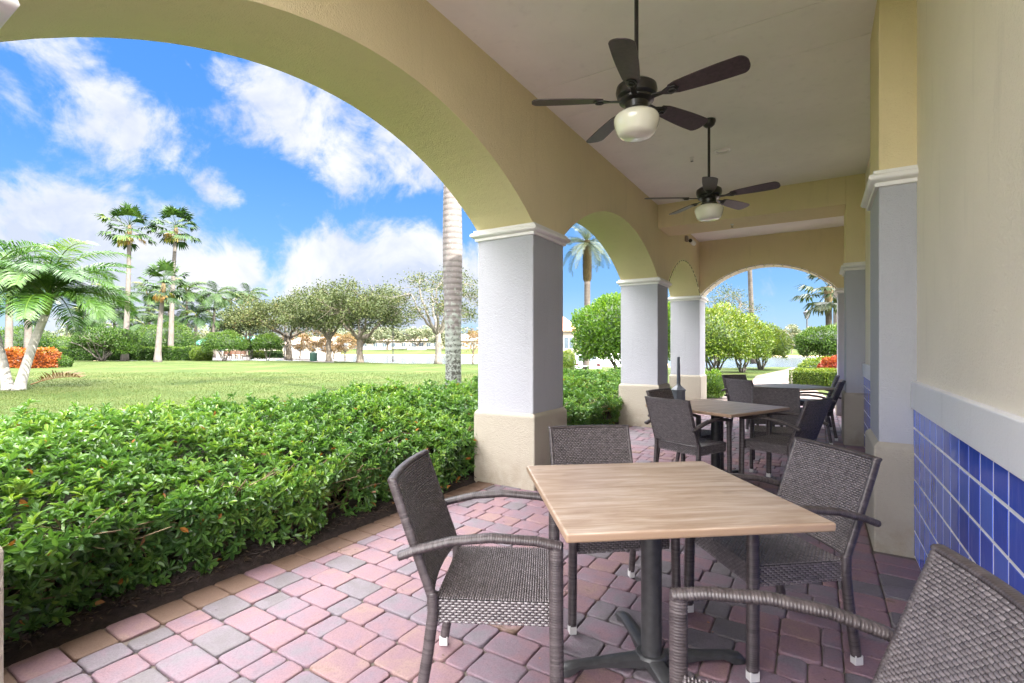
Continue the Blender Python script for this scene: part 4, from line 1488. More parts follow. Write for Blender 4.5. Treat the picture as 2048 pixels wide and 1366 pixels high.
def whorls(S, Tt, Zz, ax, nl, L, wd, arng):
    """rosettes of leaves around twig tips"""
    n = len(S)
    P = np.stack([Tt - ho[0], S - ho[1], Zz], -1)
    ax = unit(ax)
    r1 = unit(np.cross(ax, rng.normal(size=(n, 3))))
    r2 = np.cross(ax, r1)
    lo_, hi_ = arng
    patch = .5 + .5 * np.sin(S * 3.1 + 2 * np.sin(Tt * 2.7)) * np.cos(Tt * 3.7 + S * .9)
    tone = lo_ + (hi_ - lo_) * np.clip(.62 * rng.uniform(0, 1, n) + .38 * patch, 0, 1)
    for k in range(nl):
        an = 2 * math.pi * (k + rng.uniform(-.25, .25, n)) / nl * 1.0 + k * .3
        rise = rng.uniform(.15, 1.1, n) if k else np.full(n, 2.0)
        d = unit(np.cos(an)[:, None] * r1 + np.sin(an)[:, None] * r2 + ax * rise[:, None])
        nn = unit(ax - d * (np.sum(ax * d, 1))[:, None] + rng.normal(0, .12, (n, 3)))
        st = P + ax * (rng.uniform(-.035, .005, n))[:, None]
        aa = np.clip(tone + rng.normal(0, .09, n) + (.18 if k == 0 else 0), 0, .94)
        aa = np.where(rng.uniform(size=n) < .006, 1.0, aa)
        leaves(st, d, nn, L * rng.uniform(.7, 1.2, n), wd * rng.uniform(.8, 1.15, n), fold=.3, curl=.14, a=aa, mb=hm)


n = 12500                                                     # top, denser towards the eye
s_ = -1.2 + 12.7 * rng.uniform(0, 1, n) ** 1.25
f_ = rng.uniform(0, 1, n)
t_ = -3.02 + (back_t(s_) + 3.02) * f_
z_ = top_z(s_, t_) + rng.uniform(-.07, .035, n)
tall = rng.uniform(size=n) < .045
z_ = z_ + tall * rng.uniform(.03, .10, n)
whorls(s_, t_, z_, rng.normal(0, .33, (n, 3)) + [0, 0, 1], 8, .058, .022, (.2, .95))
n = 4200                                                     # second layer just below
s_ = -1.2 + 12.7 * rng.uniform(0, 1, n) ** 1.25
t_ = -3.06 + (back_t(s_) + 3.06) * rng.uniform(0, 1, n)
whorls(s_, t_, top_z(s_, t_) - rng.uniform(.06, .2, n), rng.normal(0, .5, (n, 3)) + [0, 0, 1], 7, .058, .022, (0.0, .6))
n = 4300                                                     # the face towards the walk, thinning downwards
s_ = -1.2 + 12.7 * rng.uniform(0, 1, n) ** 1.15
zz = rng.beta(1.45, 1.1, n)
t_ = -2.96 - .11 * (1 - zz) ** 1.3 - np.abs(rng.normal(0, .07, n)) + .05 * np.sin(s_ * 4) + .04 * np.sin(s_ * 9.7)
hole = np.sin(s_ * 6.3 + 1.2 * np.sin(s_ * 2.1)) * np.cos(zz * 5 + s_ * 1.7) + .25 * rng.normal(size=n)
t_ = t_ + .05 * np.clip((s_ - 2) / 3, 0, 1)
kp = ~((zz < .68) & (hole > .42))
s_, t_, zz, n = s_[kp], t_[kp], zz[kp], int(kp.sum())
whorls(s_, t_, -.01 + .48 * zz, np.stack([np.full(n, .75), rng.normal(0, .4, n), rng.normal(.45, .4, n)], -1), 7, .058, .023, (.1, .85))
n = 900                                                      # rear face over the lawn
s_ = rng.uniform(-1.2, 11.5, n)
whorls(s_, back_t(s_) - .02, rng.uniform(.1, .8, n), np.stack([np.full(n, -.8), rng.normal(0, .4, n), rng.normal(.5, .3, n)], -1), 6, .06, .027, (.3, .9))
n = 260                                                      # far end
t_ = rng.uniform(-4.2, -3.15, n)
whorls(np.full(n, 11.52), t_, rng.uniform(.1, .8, n), np.stack([rng.normal(0, .4, n), np.full(n, .8), rng.normal(.5, .3, n)], -1), 6, .06, .027, (.3, .9))
hm.obj('foliage', M_HEDGE, hg)
tw = MB()
for k in range(420):
    s = -1.0 + 12.3 * rng.uniform() ** 1.3
    t = -3.2 - abs(rng.normal(0, .22))
    p0 = np.array([t - ho[0], s - ho[1], .02])
    lean = np.array([rng.uniform(-.05, .32), rng.normal(0, .22), 0])
    h = rng.uniform(.3, .52)
    C = bez(p0, p0 + lean * .25 + [0, 0, h * .6], p0 + lean + [0, 0, h], 6)
    C[1:-1] += rng.normal(0, .012, (4, 3))
    tw.tube(C, np.linspace(.0085, .003, 6) * rng.uniform(.6, 1.4), 5, cap=False)
    for _ in range(2):
        i_ = rng.integers(2, 5)
        q = C[i_] + np.array([rng.uniform(-.02, .26), rng.normal(0, .16), rng.uniform(-.05, .16)])
        tw.tube(bez(C[i_], (C[i_] + q) / 2 + rng.normal(0, .02, 3), q, 4), [.004, .0035, .003, .0018], 4, cap=False)
tw.obj('twigs', M_TWIG, hg, smooth=True)
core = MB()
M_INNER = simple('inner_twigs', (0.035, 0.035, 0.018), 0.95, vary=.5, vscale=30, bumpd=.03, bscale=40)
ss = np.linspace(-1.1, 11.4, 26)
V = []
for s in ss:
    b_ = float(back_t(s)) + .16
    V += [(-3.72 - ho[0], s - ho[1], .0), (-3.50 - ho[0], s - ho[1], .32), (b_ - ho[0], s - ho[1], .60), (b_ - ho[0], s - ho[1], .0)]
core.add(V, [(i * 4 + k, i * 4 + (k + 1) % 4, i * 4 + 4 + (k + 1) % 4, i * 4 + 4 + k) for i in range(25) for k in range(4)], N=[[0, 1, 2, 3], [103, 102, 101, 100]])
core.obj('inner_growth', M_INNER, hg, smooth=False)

# ================================================================ palms near the lawn
rp = thing('royal_palm', 'single thick ringed grey palm trunk rising from behind the hedge', 'palm tree', G(907, 12.0))
palm_trunk((0, 0, -.1), (-.06, 0, 9.3), .185, .17, 0, 1.12, 30, .062).obj('trunk', M_ROYAL, rp, smooth=True)
MB().tube([(-.06, 0, 9.25), (-.06, 0, 9.8), (-.06, 0, 10.9)], [.19, .21, .09], 14).obj('crownshaft', M_SHAFT, rp, smooth=True)
m = MB()
for k in range(15):
    frond(m, (-.06, 0, 10.8), 2.4 * k + rng.uniform(-.2, .2), rng.uniform(.2, 1.25), 3.4, 1.5, .7, .05, 34, .2, .6, rng.uniform(.2, .6), .035)
m.obj('crown', M_PALM, rp)


def adonidia_crown(mb, c, n, L, a0, wind=(.25, 0, 0)):
    for k in range(n):
        el = rng.uniform(.1, 1.45)
        frond(mb, c, 2.4 * k + rng.uniform(-.25, .25), el, L * rng.uniform(.85, 1.2), rng.uniform(1.2, 2.0), L * .27, L * .0125, 58, rng.uniform(.05, .5), .8, np.clip(a0 + rng.normal(0, .16), 0.05, .95), L * .011, wind=wind)


vp = thing('christmas_palm', 'twin-trunked palm at the lawn edge, its two white trunks splayed from one base', 'palm tree', G(27, 15.6))
k_ = 15.6 / F
palm_trunk((.15, 0, -.1), ((86 - 27) * k_, .1, 2.45), .135, .105, -.12, 1.5).obj('trunk', M_VBARK, vp, smooth=True)
palm_trunk((-.15, 0, -.1), ((-12 - 27) * k_, -.2, 2.6), .135, .105, .10, 1.5).obj('trunk', M_VBARK, vp, smooth=True)
for (x0, z0, x1, z1) in ((59 * k_, 2.42, 71 * k_, 3.0), (-39 * k_, 2.57, -44 * k_, 3.2)):
    MB().tube([(x0, .05, z0), ((x0 + x1) / 2, .05, (z0 + z1) / 2), (x1, .05, z1)], [.12, .125, .06], 12).obj('crownshaft', M_SHAFT, vp, smooth=True)
m = MB()
adonidia_crown(m, (69 * k_, .05, 2.92), 33, 2.6, .5)
m.obj('crown', M_ADON, vp)
m = MB()
adonidia_crown(m, (-44 * k_, -.2, 3.1), 30, 2.65, .5)
m.obj('crown', M_ADON, vp)

for px, d, zt, L, lab in ((16, 36, 4.5, 3.1, 'pale palm trunk standing behind the orange croton hedge, next to the twin-trunked palm'), (54, 37, 4.7, 3.1, 'second pale palm trunk behind the orange croton hedge, seen between the two splayed trunks')):
    p = thing('christmas_palm', lab, 'palm tree', G(px, d), group='palms behind the croton hedge')
    palm_trunk((0, 0, -.1), (.1, 0, zt), .24, .2, .05, 1.3).obj('trunk', M_WBARK, p, smooth=True)
    MB().tube([(.1, 0, zt - .03), (.12, 0, zt + .5), (.14, 0, zt + 1.1)], [.2, .21, .1], 12).obj('crownshaft', M_SHAFT, p, smooth=True)
    m = MB()
    adonidia_crown(m, (.13, 0, zt + .95), 17, L, .42)
    m.obj('crown', M_ADON, p)

fr = thing('fallen_frond', 'dry brown fallen palm frond lying on the lawn', 'palm frond', G(62, 17.0, .03))
M_DRY = leafmat('dry_frond', [(0, (0.08, 0.045, 0.025)), (.5, (0.16, 0.085, 0.035)), (1, (0.24, 0.13, 0.05))], .1, .6)
m = MB()
frond(m, (0, 0, .04), .1, .35, 1.6, .5, .55, .035, 30, .8, .5, .5, .022)
m.obj('leaflets', M_DRY, fr)

# three tall fan palms
def fan_crown(mb, c, n, R, pet, skirt=5):
    for k in range(n):
        el = 1.3 - 2.25 * (k / (n - 1)) ** .9 + rng.uniform(-.2, .2)
        az = 2.4 * k + rng.uniform(-.3, .3)
        dead = k > n - skirt
        fanleaf(mb, c + np.array([0, 0, -.5 * k / n]), (math.cos(az) * math.cos(el), math.sin(az) * math.cos(el), math.sin(el)), pet * rng.uniform(.7, 1.15) * (.6 if dead else 1), R * rng.uniform(.85, 1.15) * (.75 if dead else 1), (rng.uniform(.86, 1.0) if dead else np.clip(rng.normal(.36, .16), .05, .7)), droop=.55 if dead else .3)


for (px, d, pt, zt, R, lab) in ((249, 49, 259, 13.0, 1.15, 'tall slender fan palm standing alone, first of the trio on the lawn'), (315, 45.6, 327, 6.9, 1.05, 'shorter fan palm in the middle of the trio on the lawn'), (341, 53, 352, 14.0, 1.2, 'tall slender fan palm close behind the shorter fan palm')):
    p = thing('fan_palm', lab, 'palm tree', G(px, d), group='fan palms on the lawn')
    dx = (pt - px) / F * d
    palm_trunk((0, 0, -.1), (dx, 0, zt), .27, .155, rng.uniform(-.2, .2), 1.45, 18).obj('trunk', M_WBARK, p, smooth=True)
    MB().tube([(dx * .97, 0, zt - .5), (dx, 0, zt - .1), (dx * 1.0, 0, zt + .6)], [.17, .22, .12], 10).obj('boots', M_BOOT, p, smooth=True)
    m = MB()
    fan_crown(m, np.array([dx, 0, zt + .6]), 32, R * .92, R * 1.4)
    m.obj('crown', M_PALM, p)

# coconut palms beyond the hedge: three crowns shared between them
protos = []
for q in range(3):
    m = MB()
    for k in range(17):
        frond(m, (0, 0, 0), 2.4 * k + rng.uniform(-.3, .3), rng.uniform(-.35, 1.25), rng.uniform(2.7, 3.6), rng.uniform(1.2, 1.9), .95, .07, 34, .05, .9, np.clip(rng.normal(.4, .2), .02, .9), .04, wind=(.35, 0, 0))
    protos.append(m.mesh('crown', M_PALM))
CO = [(228, 592, 72), (206, 628, 66), (252, 632, 70), (300, 590, 78), (318, 628, 72), (332, 602, 84), (375, 583, 74), (388, 632, 70), (427, 592, 70), (420, 640, 80), (460, 600, 82), (497, 592, 80), (172, 640, 68), (296, 650, 66), (352, 640, 74)]
WHERE = ['beside the tall lone fan palm', 'low behind the spreading shrub', 'low just past the lone fan palm', 'high between the lone and the short fan palms', 'low behind the short fan palm', 'half hidden behind the fan palm pair', 'with yellowing fronds beside the tall fan palm pair', 'low above the end of the clipped hedge', 'tall and windswept over the teal roof', 'low over the teal roof', 'slim and tall past the windswept one', 'by the first oak, standing clear of it', 'low by the street light', 'low and broad between the fan palms', 'low between the tall fan palm and the teal roof']
for i, ((px, py, d), wh) in enumerate(zip(CO, WHERE)):
    zc = H + (HOR - py) / F * d
    p = thing('coconut_palm', 'coconut palm ' + wh, 'palm tree', G(px, d), group='coconut palms beyond the lawn')
    palm_trunk((0, 0, -.1), (rng.uniform(-.5, .5), 0, zc), .2, .13, rng.uniform(-.4, .4), 1.5, 10).obj('trunk', M_PBARK, p, smooth=True)
    tr_ = p.children[0]
    c_ = link('crown', protos[i % 3], p)
    top = tr_.data.vertices[len(tr_.data.vertices) - 1].co
    c_.location = (top.x, top.y, zc)
    c_.rotation_euler = (0, 0, rng.uniform(-.5, .5))
    c_.scale = [rng.uniform(.95, 1.25)] * 3

# ================================================================ shrubs on the left lawn
hedge_run('croton_hedge', 'clipped hedge of orange croton leaves behind the twin palm', 'hedge', [G(2, 33), G(50, 33), G(96, 32.6)], 1.3, .95, 5600, .17, M_CROT, lump=.13)
topiary('low_shrub', 'low round green shrub at the end of the orange croton hedge', 'shrub', 116, 33.5, 1.45, .02, .80, 2200, .10, M_TOPI, cdz=.3)
hedge_run('boundary_hedge', 'long clipped dark hedge with a bronze top at the back of the lawn', 'hedge', [G(84, 51), G(200, 51.5), G(300, 51.5), G(413, 51)], 1.5, 1.30, 15000, .15, M_TOPI, arange=(0, .9), topb=.35, lump=.05)
fc = thing('picket_fence', 'white picket fence showing above the clipped boundary hedge', 'fence', G(84, 58))
M_FEN = simple('white_paint', (0.336, 0.328, 0.32), .5, vary=.03)
fw = (G(400, 58) - G(84, 58)).x
m = MB()
for k in range(int(fw / .22)):
    m.box(k * .22, k * .22 + .09, 0, .03, .1, 1.55)
m.box(0, fw, .03, .07, .4, .5).box(0, fw, .03, .07, 1.3, 1.4)
m.obj('pickets', M_FEN, fc)
m = MB()
for k in range(int(fw / 2.4) + 1):
    fp = MB()
    fp.box(k * 2.4 - .07, k * 2.4 + .07, .071, .21, 0, 1.6)
    fp.obj('post', M_FEN, fc)

spr = thing('spreading_shrub', 'wide spreading green shrub with bare white branches by the lone fan palm', 'shrub', G(205, 48))
m = MB()
for (dx, dz, rr, rz_) in ((-1.6, 1.6, 1.6, .8), (0.2, 2.3, 2.2, 1.1), (1.7, 2.0, 1.7, 1.2), (2.6, 1.2, 1.0, 1.0), (-.6, 1.5, 1.4, .7)):
    dome_leaves(m, (dx, rng.uniform(-.6, .4), dz), rr, rr * .8, rz_, 2400, .16, .085, flat=-.45, rough=.13)
m.obj('foliage', M_TOPI, spr)
stems((0, 0), .12, 1.9, 2.4, 9, .07, spr, M_WBARK, 3)
topiary('domed_shrub', 'big domed green shrub behind the two close fan palms', 'shrub', 332, 55.5, 6.6, .3, 4.1, 9000, .17, M_TOPI, cdz=1.6, nst=4, stem_r=1.5)
topiary('domed_shrub', 'lower rounded shrub filling between the spreading shrub and the big domed shrub', 'shrub', 282, 54, 2.6, .3, 2.7, 2600, .15, M_TOPI, cdz=1.1, nst=3)
topiary('domed_shrub', 'green shrub mass behind the orange croton hedge and the palm trunks', 'shrub', 45, 44, 4.6, .1, 3.3, 4500, .17, M_TOPI, cdz=1.4, nst=3)
topiary('domed_shrub', 'broad pale green shrub between the twin palm and the spreading shrub', 'shrub', 118, 53, 4.6, .1, 2.4, 4200, .17, M_TOPI, cdz=1.2, nst=3, arange=(.2, 1))
GT = 'umbrella-clipped shrubs by the benches'
topiary('clipped_tree', 'largest umbrella-clipped shrub, before the teal roof', 'shrub', 449, 49, 4.1, 1.0, 2.98, 6500, .13, M_TOPI, GT, 5, cdz=1.55, ry=1.9, arange=(.15, 1))
topiary('clipped_tree', 'smallest clipped shrub, squeezed between the two umbrella-clipped ones', 'shrub', 500, 56, 2.1, 1.0, 2.25, 2400, .13, M_TOPI, GT, 4, cdz=1.4)
topiary('clipped_tree', 'umbrella-clipped shrub on a single pale stem, nearest the oaks', 'shrub', 535, 51, 2.95, 1.05, 2.78, 4800, .13, M_TOPI, GT, 3, cdz=1.6, arange=(.15, 1), stem_r=.8)
topiary('low_shrub', 'low yellow-topped shrub behind the smallest clipped shrub', 'shrub', 516, 58, 1.9, .02, .95, 1600, .14, M_TOPY, cdz=.4)
topiary('low_shrub', 'squat clipped shrub at the end of the boundary hedge, by the benches', 'shrub', 402, 50.3, 2.0, .02, 1.35, 2400, .14, M_TOPY, cdz=.6, arange=(0, .8))

# ================================================================ oaks by the lake
GO = 'oaks along the lake shore'
broad_tree('oak_tree', 'widest grey-green oak, its trunk beside the umbrella-clipped shrub', 577, 56, .33, 2.6, 4.5, 6.3, 2.4, 95, 21000, .22, M_OAK, M_OBARK, GO, 1.15, bottom=-.5)
broad_tree('oak_tree', 'oak with a forked trunk next to the green litter bin', 658, 47, .26, 2.3, 4.5, 3.9, 2.4, 70, 16500, .19, M_OAK, M_OBARK, GO, .95, bottom=-.5, arange=(0, .85))
broad_tree('oak_tree', 'dense oak third along the shore, before the lamp post', 720, 44, .30, 2.2, 4.25, 4.3, 2.5, 85, 19500, .18, M_OAK, M_OBARK, GO, 1.0, bottom=-.5, arange=(0, .9))
broad_tree('oak_tree', 'thin sparse-leaved oak behind the ringed palm trunk', 876, 41, .27, 2.6, 5.4, 3.9, 3.0, 95, 7800, .16, M_OAK, M_GBARK, GO, .8, bottom=-.75, nlimb=9, arange=(.1, 1))
broad_tree('oak_tree', 'dark low-hanging oak behind the clipped shrubs', 492, 76, .3, 2.4, 4.6, 3.2, 2.2, 40, 9000, .25, M_OAK, M_OBARK, GO, 1.1, bottom=-.6, arange=(0, .55))
GR = 'young rusty cypresses by the water'
for px, d, zt, rx, lab in ((626, 54, 3.0, 1.9, 'rusty-leaved young cypress beside the litter bin'), (690, 54, 2.7, 1.3, 'small rusty cypress between the two middle oaks'), (600, 64, 3.4, 2.4, 'rusty-leaved young tree before the white lakeside house'), (946, 43, 3.0, .9, 'spindly rusty cypress close to the first white pillar'), (667, 60, 3.2, 1.6, 'orange cypress half behind the forked oak')):
    broad_tree('cypress_tree', lab, px, d, .07, 1.0, zt * .62, rx, zt * .42, 26, 2600 if px != 946 else 900, .15, M_RUST, M_OBARK, GR, .5, bottom=-.8, nlimb=5)

M_LANT = simple('lantern_glass', (.10, .105, .115), .15, vary=.05)
# ================================================================ street furniture
def lamp_post(px, d, h, lab, group='black lamp posts'):
    p = thing('lamp_post', lab, 'lamp post', G(px, d), group=group)
    MB().lathe([(.09, 0), (.09, .25), (.055, .3), (.05, .9), (.042, h), (0, h)], n=12).obj('pole', M_IRON, p, smooth=True, angle=40)
    m = MB()
    for k in range(4):
        a = math.pi / 2 * k + math.pi / 4
        m.tube([(.10 * math.cos(a), .10 * math.sin(a), h + .05), (.22 * math.cos(a), .22 * math.sin(a), h + .42)], .014, 5)
    m.mold(-.07, .07, -.07, .07, [(0, h - .01), (.01, h + .04), (0, h + .05)])
    m.mold(-.155, .155, -.155, .155, [(0.02, h + .41), (.03, h + .44), (-.12, h + .56), (-.15, h + .62)])
    m.obj('lantern_frame', M_IRON, p)
    V = [(sx * .068, sy * .068, h + .055) for sx, sy in ((-1, -1), (1, -1), (1, 1), (-1, 1))] + [(sx * .148, sy * .148, h + .408) for sx, sy in ((-1, -1), (1, -1), (1, 1), (-1, 1))]
    MB().add(V, [(0, 1, 5, 4), (1, 2, 6, 5), (2, 3, 7, 6), (3, 0, 4, 7), (4, 5, 6, 7)]).obj('lantern_glass', M_LANT, p)
    return p


lamp_post(569, 58, 4.2, 'black lamp post beside the widest oak trunk')
lamp_post(786, 46, 4.6, 'black lamp post on the shore between the dense oak and the sparse oak')
lamp_post(1614, 34, 3.35, 'black lamp post with a lantern, seen through the end arch')
p = thing('street_light', 'curved-arm street light far behind the lawn, near the twin palm', 'street light', G(134, 78))
MB().tube([(0, 0, 0), (0, 0, 4.8), (-.15, 0, 5.6), (-.7, 0, 5.9), (-1.5, 0, 5.9)], [.1, .08, .07, .06, .06], 8).obj('pole', M_IRON, p, smooth=True)
MB().box(-2.1, -1.4, -.14, .14, 5.82, 5.96).obj('lamp_head', M_IRON, p, bevel=.03)
p = thing('litter_bin', 'green litter bin standing by the lakeside path', 'litter bin', G(627, 48.5))
M_BIN = simple('green_bin', (0.01, 0.05, 0.034), .5)
MB().lathe([(.30, 0), (.34, .1), (.36, .72), (.37, .72), (.37, .76), (.0, .76)], n=18).obj('body', M_BIN, p, smooth=True, angle=40)
MB().lathe([(.38, .762), (.37, .80), (.22, .90), (.0, .92)], n=18).obj('lid', M_BIN, p, smooth=True, angle=40)
M_BENCH = simple('brown_slats', (0.198, 0.084, 0.042), .6, vary=.2, vscale=8)
for px, lab in ((459, 'brown slatted bench seen from behind, beneath the largest clipped shrub'), (481, 'brown slatted bench seen from behind, next to the smallest clipped shrub')):
    p = thing('park_bench', lab, 'bench', G(px, 57), group='brown benches')
    m = MB()
    for k in range(4):
        m.box(-.62, -.03, -.02 - .012 * k, .01 - .012 * k, .56 + .115 * k, .66 + .115 * k)
        m.box(.03, .62, -.02 - .012 * k, .01 - .012 * k, .56 + .115 * k, .66 + .115 * k)
    m.obj('backrest', M_BENCH, p)
    m = MB()
    for k in range(4):
        m.box(-.62, .62, .05 + .11 * k, .14 + .11 * k, .43, .46)
    m.obj('seat', M_BENCH, p)
    for x in (-.63, 0, .63):
        MB().box(x - .03, x + .03, .02, .08, 0, .95).box(x - .03, x + .03, .40, .46, 0, .46).box(x - .03, x + .03, .08, .40, .37, .43).obj('leg', M_IRON, p)

# paths


def ground_poly(name, pts, mat, z=.012):
    m = MB()
    n = len(pts) // 2
    L_, R2 = pts[:n], pts[n:][::-1]
    V = []
    for (a, b2) in zip(L_, R2):
        V += [(a[0], a[1], z), (b2[0], b2[1], z)]
    m.add(V, [(2 * i, 2 * i + 1, 2 * i + 3, 2 * i + 2) for i in range(n - 1)])
    return kind(m.obj(name, mat), 'structure')


def gp_(px, py):
    d = F * H / (py - HOR)
    g = G(px, d)
    return (g.x, g.y)


ground_poly('lakeside_path', [gp_(545, 716.2), gp_(590, 716.3), gp_(612, 718.0), gp_(640, 720.5), gp_(668, 722.6), gp_(668, 725.2), gp_(630, 724), gp_(598, 721), gp_(585, 719.2), gp_(545, 719)], M_PATH)
ground_poly('bench_path', [gp_(380, 716.5), gp_(500, 716.5), gp_(500, 719.4), gp_(380, 719.4)], M_PATH)
ground_poly('garden_patch', [gp_(425, 719.4), gp_(452, 719.4), gp_(466, 722), gp_(440, 722)], M_PATH, .016)
# brick walk beyond the end arch
mt, nt, b, _ = mat_new('brick_walk')
v = coords(nt, (1, 1, 1), (0, 0, TH))
br_ = N(nt, 'ShaderNodeTexBrick')
br_.inputs['Scale'].default_value = 1.0
br_.inputs['Brick Width'].default_value = .21
br_.inputs['Row Height'].default_value = .168
br_.inputs['Mortar Size'].default_value = .006
br_.inputs['Color1'].default_value = (.12, .085, .073, 1)
br_.inputs['Color2'].default_value = (.10, .082, .076, 1)
br_.inputs['Mortar'].default_value = (.12, .09, .08, 1)
nt.links.new(v, br_.inputs['Vector'])
nt.links.new(br_.outputs[0], b.inputs['Base Color'])
b.inputs['Roughness'].default_value = .85
w1 = [W(13.2, -2.6), W(15.5, -1.9), W(18, -1.2)]
ground_poly('garden_walk', [(w1[0].x, w1[0].y), (w1[1].x, w1[1].y), gp_(1512, 752), gp_(1562, 741), gp_(1585, 735.5), gp_(1612, 735.5), gp_(1602, 741), gp_(1590, 752), (W(15.5, .2).x, W(15.5, .2).y), (W(13.2, .6).x, W(13.2, .6).y)], mt, .008)

# ================================================================ far side of the lake
M_HOUSE = simple('cream_render', (0.255, 0.225, 0.1875), .8, vary=.05, vscale=1)
M_HROOF = simple('tan_tiles', (0.20, 0.15, 0.12), .8, vary=.15, vscale=2)
M_TEAL = simple('teal_metal', (0.03, 0.24, 0.19), .4, vary=.06)
M_TERRA = simple('terracotta_metal', (0.36, 0.14, 0.075), .5, vary=.1)
M_GLASS = simple('dark_window', (0.06, 0.08, 0.10), .1, vary=.2)


def house(name, lab, px, d, w_, dp, h, rh, wall, roof, z0=0.0, nwin=4, group=None, rz=0.0, over=.5, hip=.7, seams=False):
    p = thing(name, lab, 'building', G(px, d, z0), rz, group)
    MB().box(-w_ / 2, w_ / 2, 0, dp, -.5, h).obj('wall', wall, p)
    o, hh_ = over, hip * dp / 2
    m = MB()
    m.add([(-w_ / 2 - o, -o, h + .004), (w_ / 2 + o, -o, h + .004), (w_ / 2 + o, dp + o, h + .004), (-w_ / 2 - o, dp + o, h + .004), (-w_ / 2 + hh_, dp / 2, h + rh), (w_ / 2 - hh_, dp / 2, h + rh)],
          [(0, 1, 5, 4), (2, 3, 4, 5), (3, 2, 1, 0)], T=[(1, 2, 5), (3, 0, 4)])
    ro = m.obj('roof', roof, p)
    if seams:
        m = MB()
        for k in range(int((w_ + 2 * o) / .55)):
            x = -w_ / 2 - o + (k + .5) * .55
            f = min(1, (x + w_ / 2 + o) / (hh_ + o), (w_ / 2 + o - x) / (hh_ + o))
            m.tube([(x, -o, h + .03), (x, -o + f * (dp / 2 + o), h + .03 + f * rh)], .03, 4)
        m.obj('seam_ribs', roof, ro)
    for k in range(nwin):
        x = -w_ / 2 + w_ * (k + .5) / nwin
        f = MB().box(x - .75, x + .75, -.06, -.002, h * .3, h * .8).obj('window', M_FEN, p)
        MB().box(x - .65, x - .04, -.075, -.062, h * .34, h * .76).box(x + .04, x + .65, -.075, -.062, h * .34, h * .76).obj('pane', M_GLASS, f)
    return p


house('clubhouse', 'low pale building under a teal metal roof beyond the benches', 445, 92, 13.5, 7, 1.9, 1.55, M_HOUSE, M_TEAL, nwin=3)
house('lake_house', 'white-windowed lake house nearest, behind the rusty tree', 612, 100, 9.5, 7, 2.0, 1.6, M_HOUSE, M_HROOF, nwin=4, group='houses across the lake')
GH = 'houses across the lake'
HS = [(700, 150, 12, 'cream house across the water between the two middle oaks'), (760, 152, 11, 'cream house across the water beside the dense oak'), (815, 156, 10, 'cream house across the water past the lamp post'), (850, 150, 9, 'cream house across the water near the sparse oak trunk'), (935, 150, 12, 'cream house across the water between the ringed palm and the pillar'), (655, 158, 10, 'cream house across the water behind the forked oak')]
for px, d, w_, lab in HS:
    house('lake_house', lab, px, d, w_, 8, rng.uniform(2.4, 2.9), rng.uniform(1.5, 2.2), M_HOUSE, M_HROOF, .7, 4, GH)
wl = thing('lake_wall', 'low white garden wall before the houses across the lake', 'wall', G(720, 140, .6))
MB().box(0, 9, 0, .2, 0, 1.0).box(13.5, 19, 0, .2, 0, 1.0).obj('panel', M_FEN, wl)
for k, (px, lab) in enumerate(((588, 'green clipped hedge'),)):
    pass
hedge_run('far_hedge', 'dark far hedge under the widest oak, along the lakeside path', 'hedge', [G(505, 64), G(560, 63)], 1.2, .75, 1800, .18, M_TOPI, arange=(0, .6))
house('terracotta_pavilion', 'building with a terracotta metal hip roof beside the first white pillar', 1098, 68, 8.2, 9, 3.6, 2.5, M_HOUSE, M_TERRA, nwin=3, seams=True, hip=.42)


def tree_mass(name, lab, cl, n, ls, mat):
    m = MB()
    P, a = [], []
    per = n // len(cl)
    for x, y, z, r_ in cl:
        q = unit(rng.normal(size=(per, 3)))
        q = q * (rng.uniform(.35, 1, per) ** .5)[:, None] * r_ * np.array([1, 1, .8])
        P.append(q + [x, y, z])
        a.append(np.clip(rng.normal(.45, .2) + rng.uniform(-.3, .3, per), 0, 1))
    P = np.concatenate(P)
    P = P[P[:, 2] > .1] if True else P
    chips(P, ls, np.concatenate(a)[:len(P)], m)
    o = m.obj(name, mat)
    kind(o, 'stuff')
    return o


cl = []
for k in range(120):
    px = rng.uniform(-120, 1150)
    d = rng.uniform(165, 200)
    top = rng.uniform(4.5, 8.5)
    g = G(px, d)
    for zz in np.arange(.6, top, 1.6):
        cl.append((g.x + rng.normal(0, 1), g.y, zz + .8, rng.uniform(1.8, 3.2)))
tree_mass('far_woods', '', cl, 42000, .75, M_FARL)
GF = 'trees across the lake'
for px, d, rx, zc, lab in ((775, 140, 4.2, 4.2, 'grey-green tree across the water past the dense oak'), (835, 142, 5.2, 4.0, 'wide grey-green tree across the water before the sparse oak'), (725, 144, 3.0, 3.6, 'small green tree across the water behind the dense oak trunk'), (893, 138, 3.2, 3.2, 'low tree across the water behind the ringed palm')):
    broad_tree('far_tree', lab, px, d, .25, 1.6, zc, rx, 2.3, 30, 5200, .42, M_FARL, M_OBARK, GF, 1.3, z0=.6, bottom=-.6)

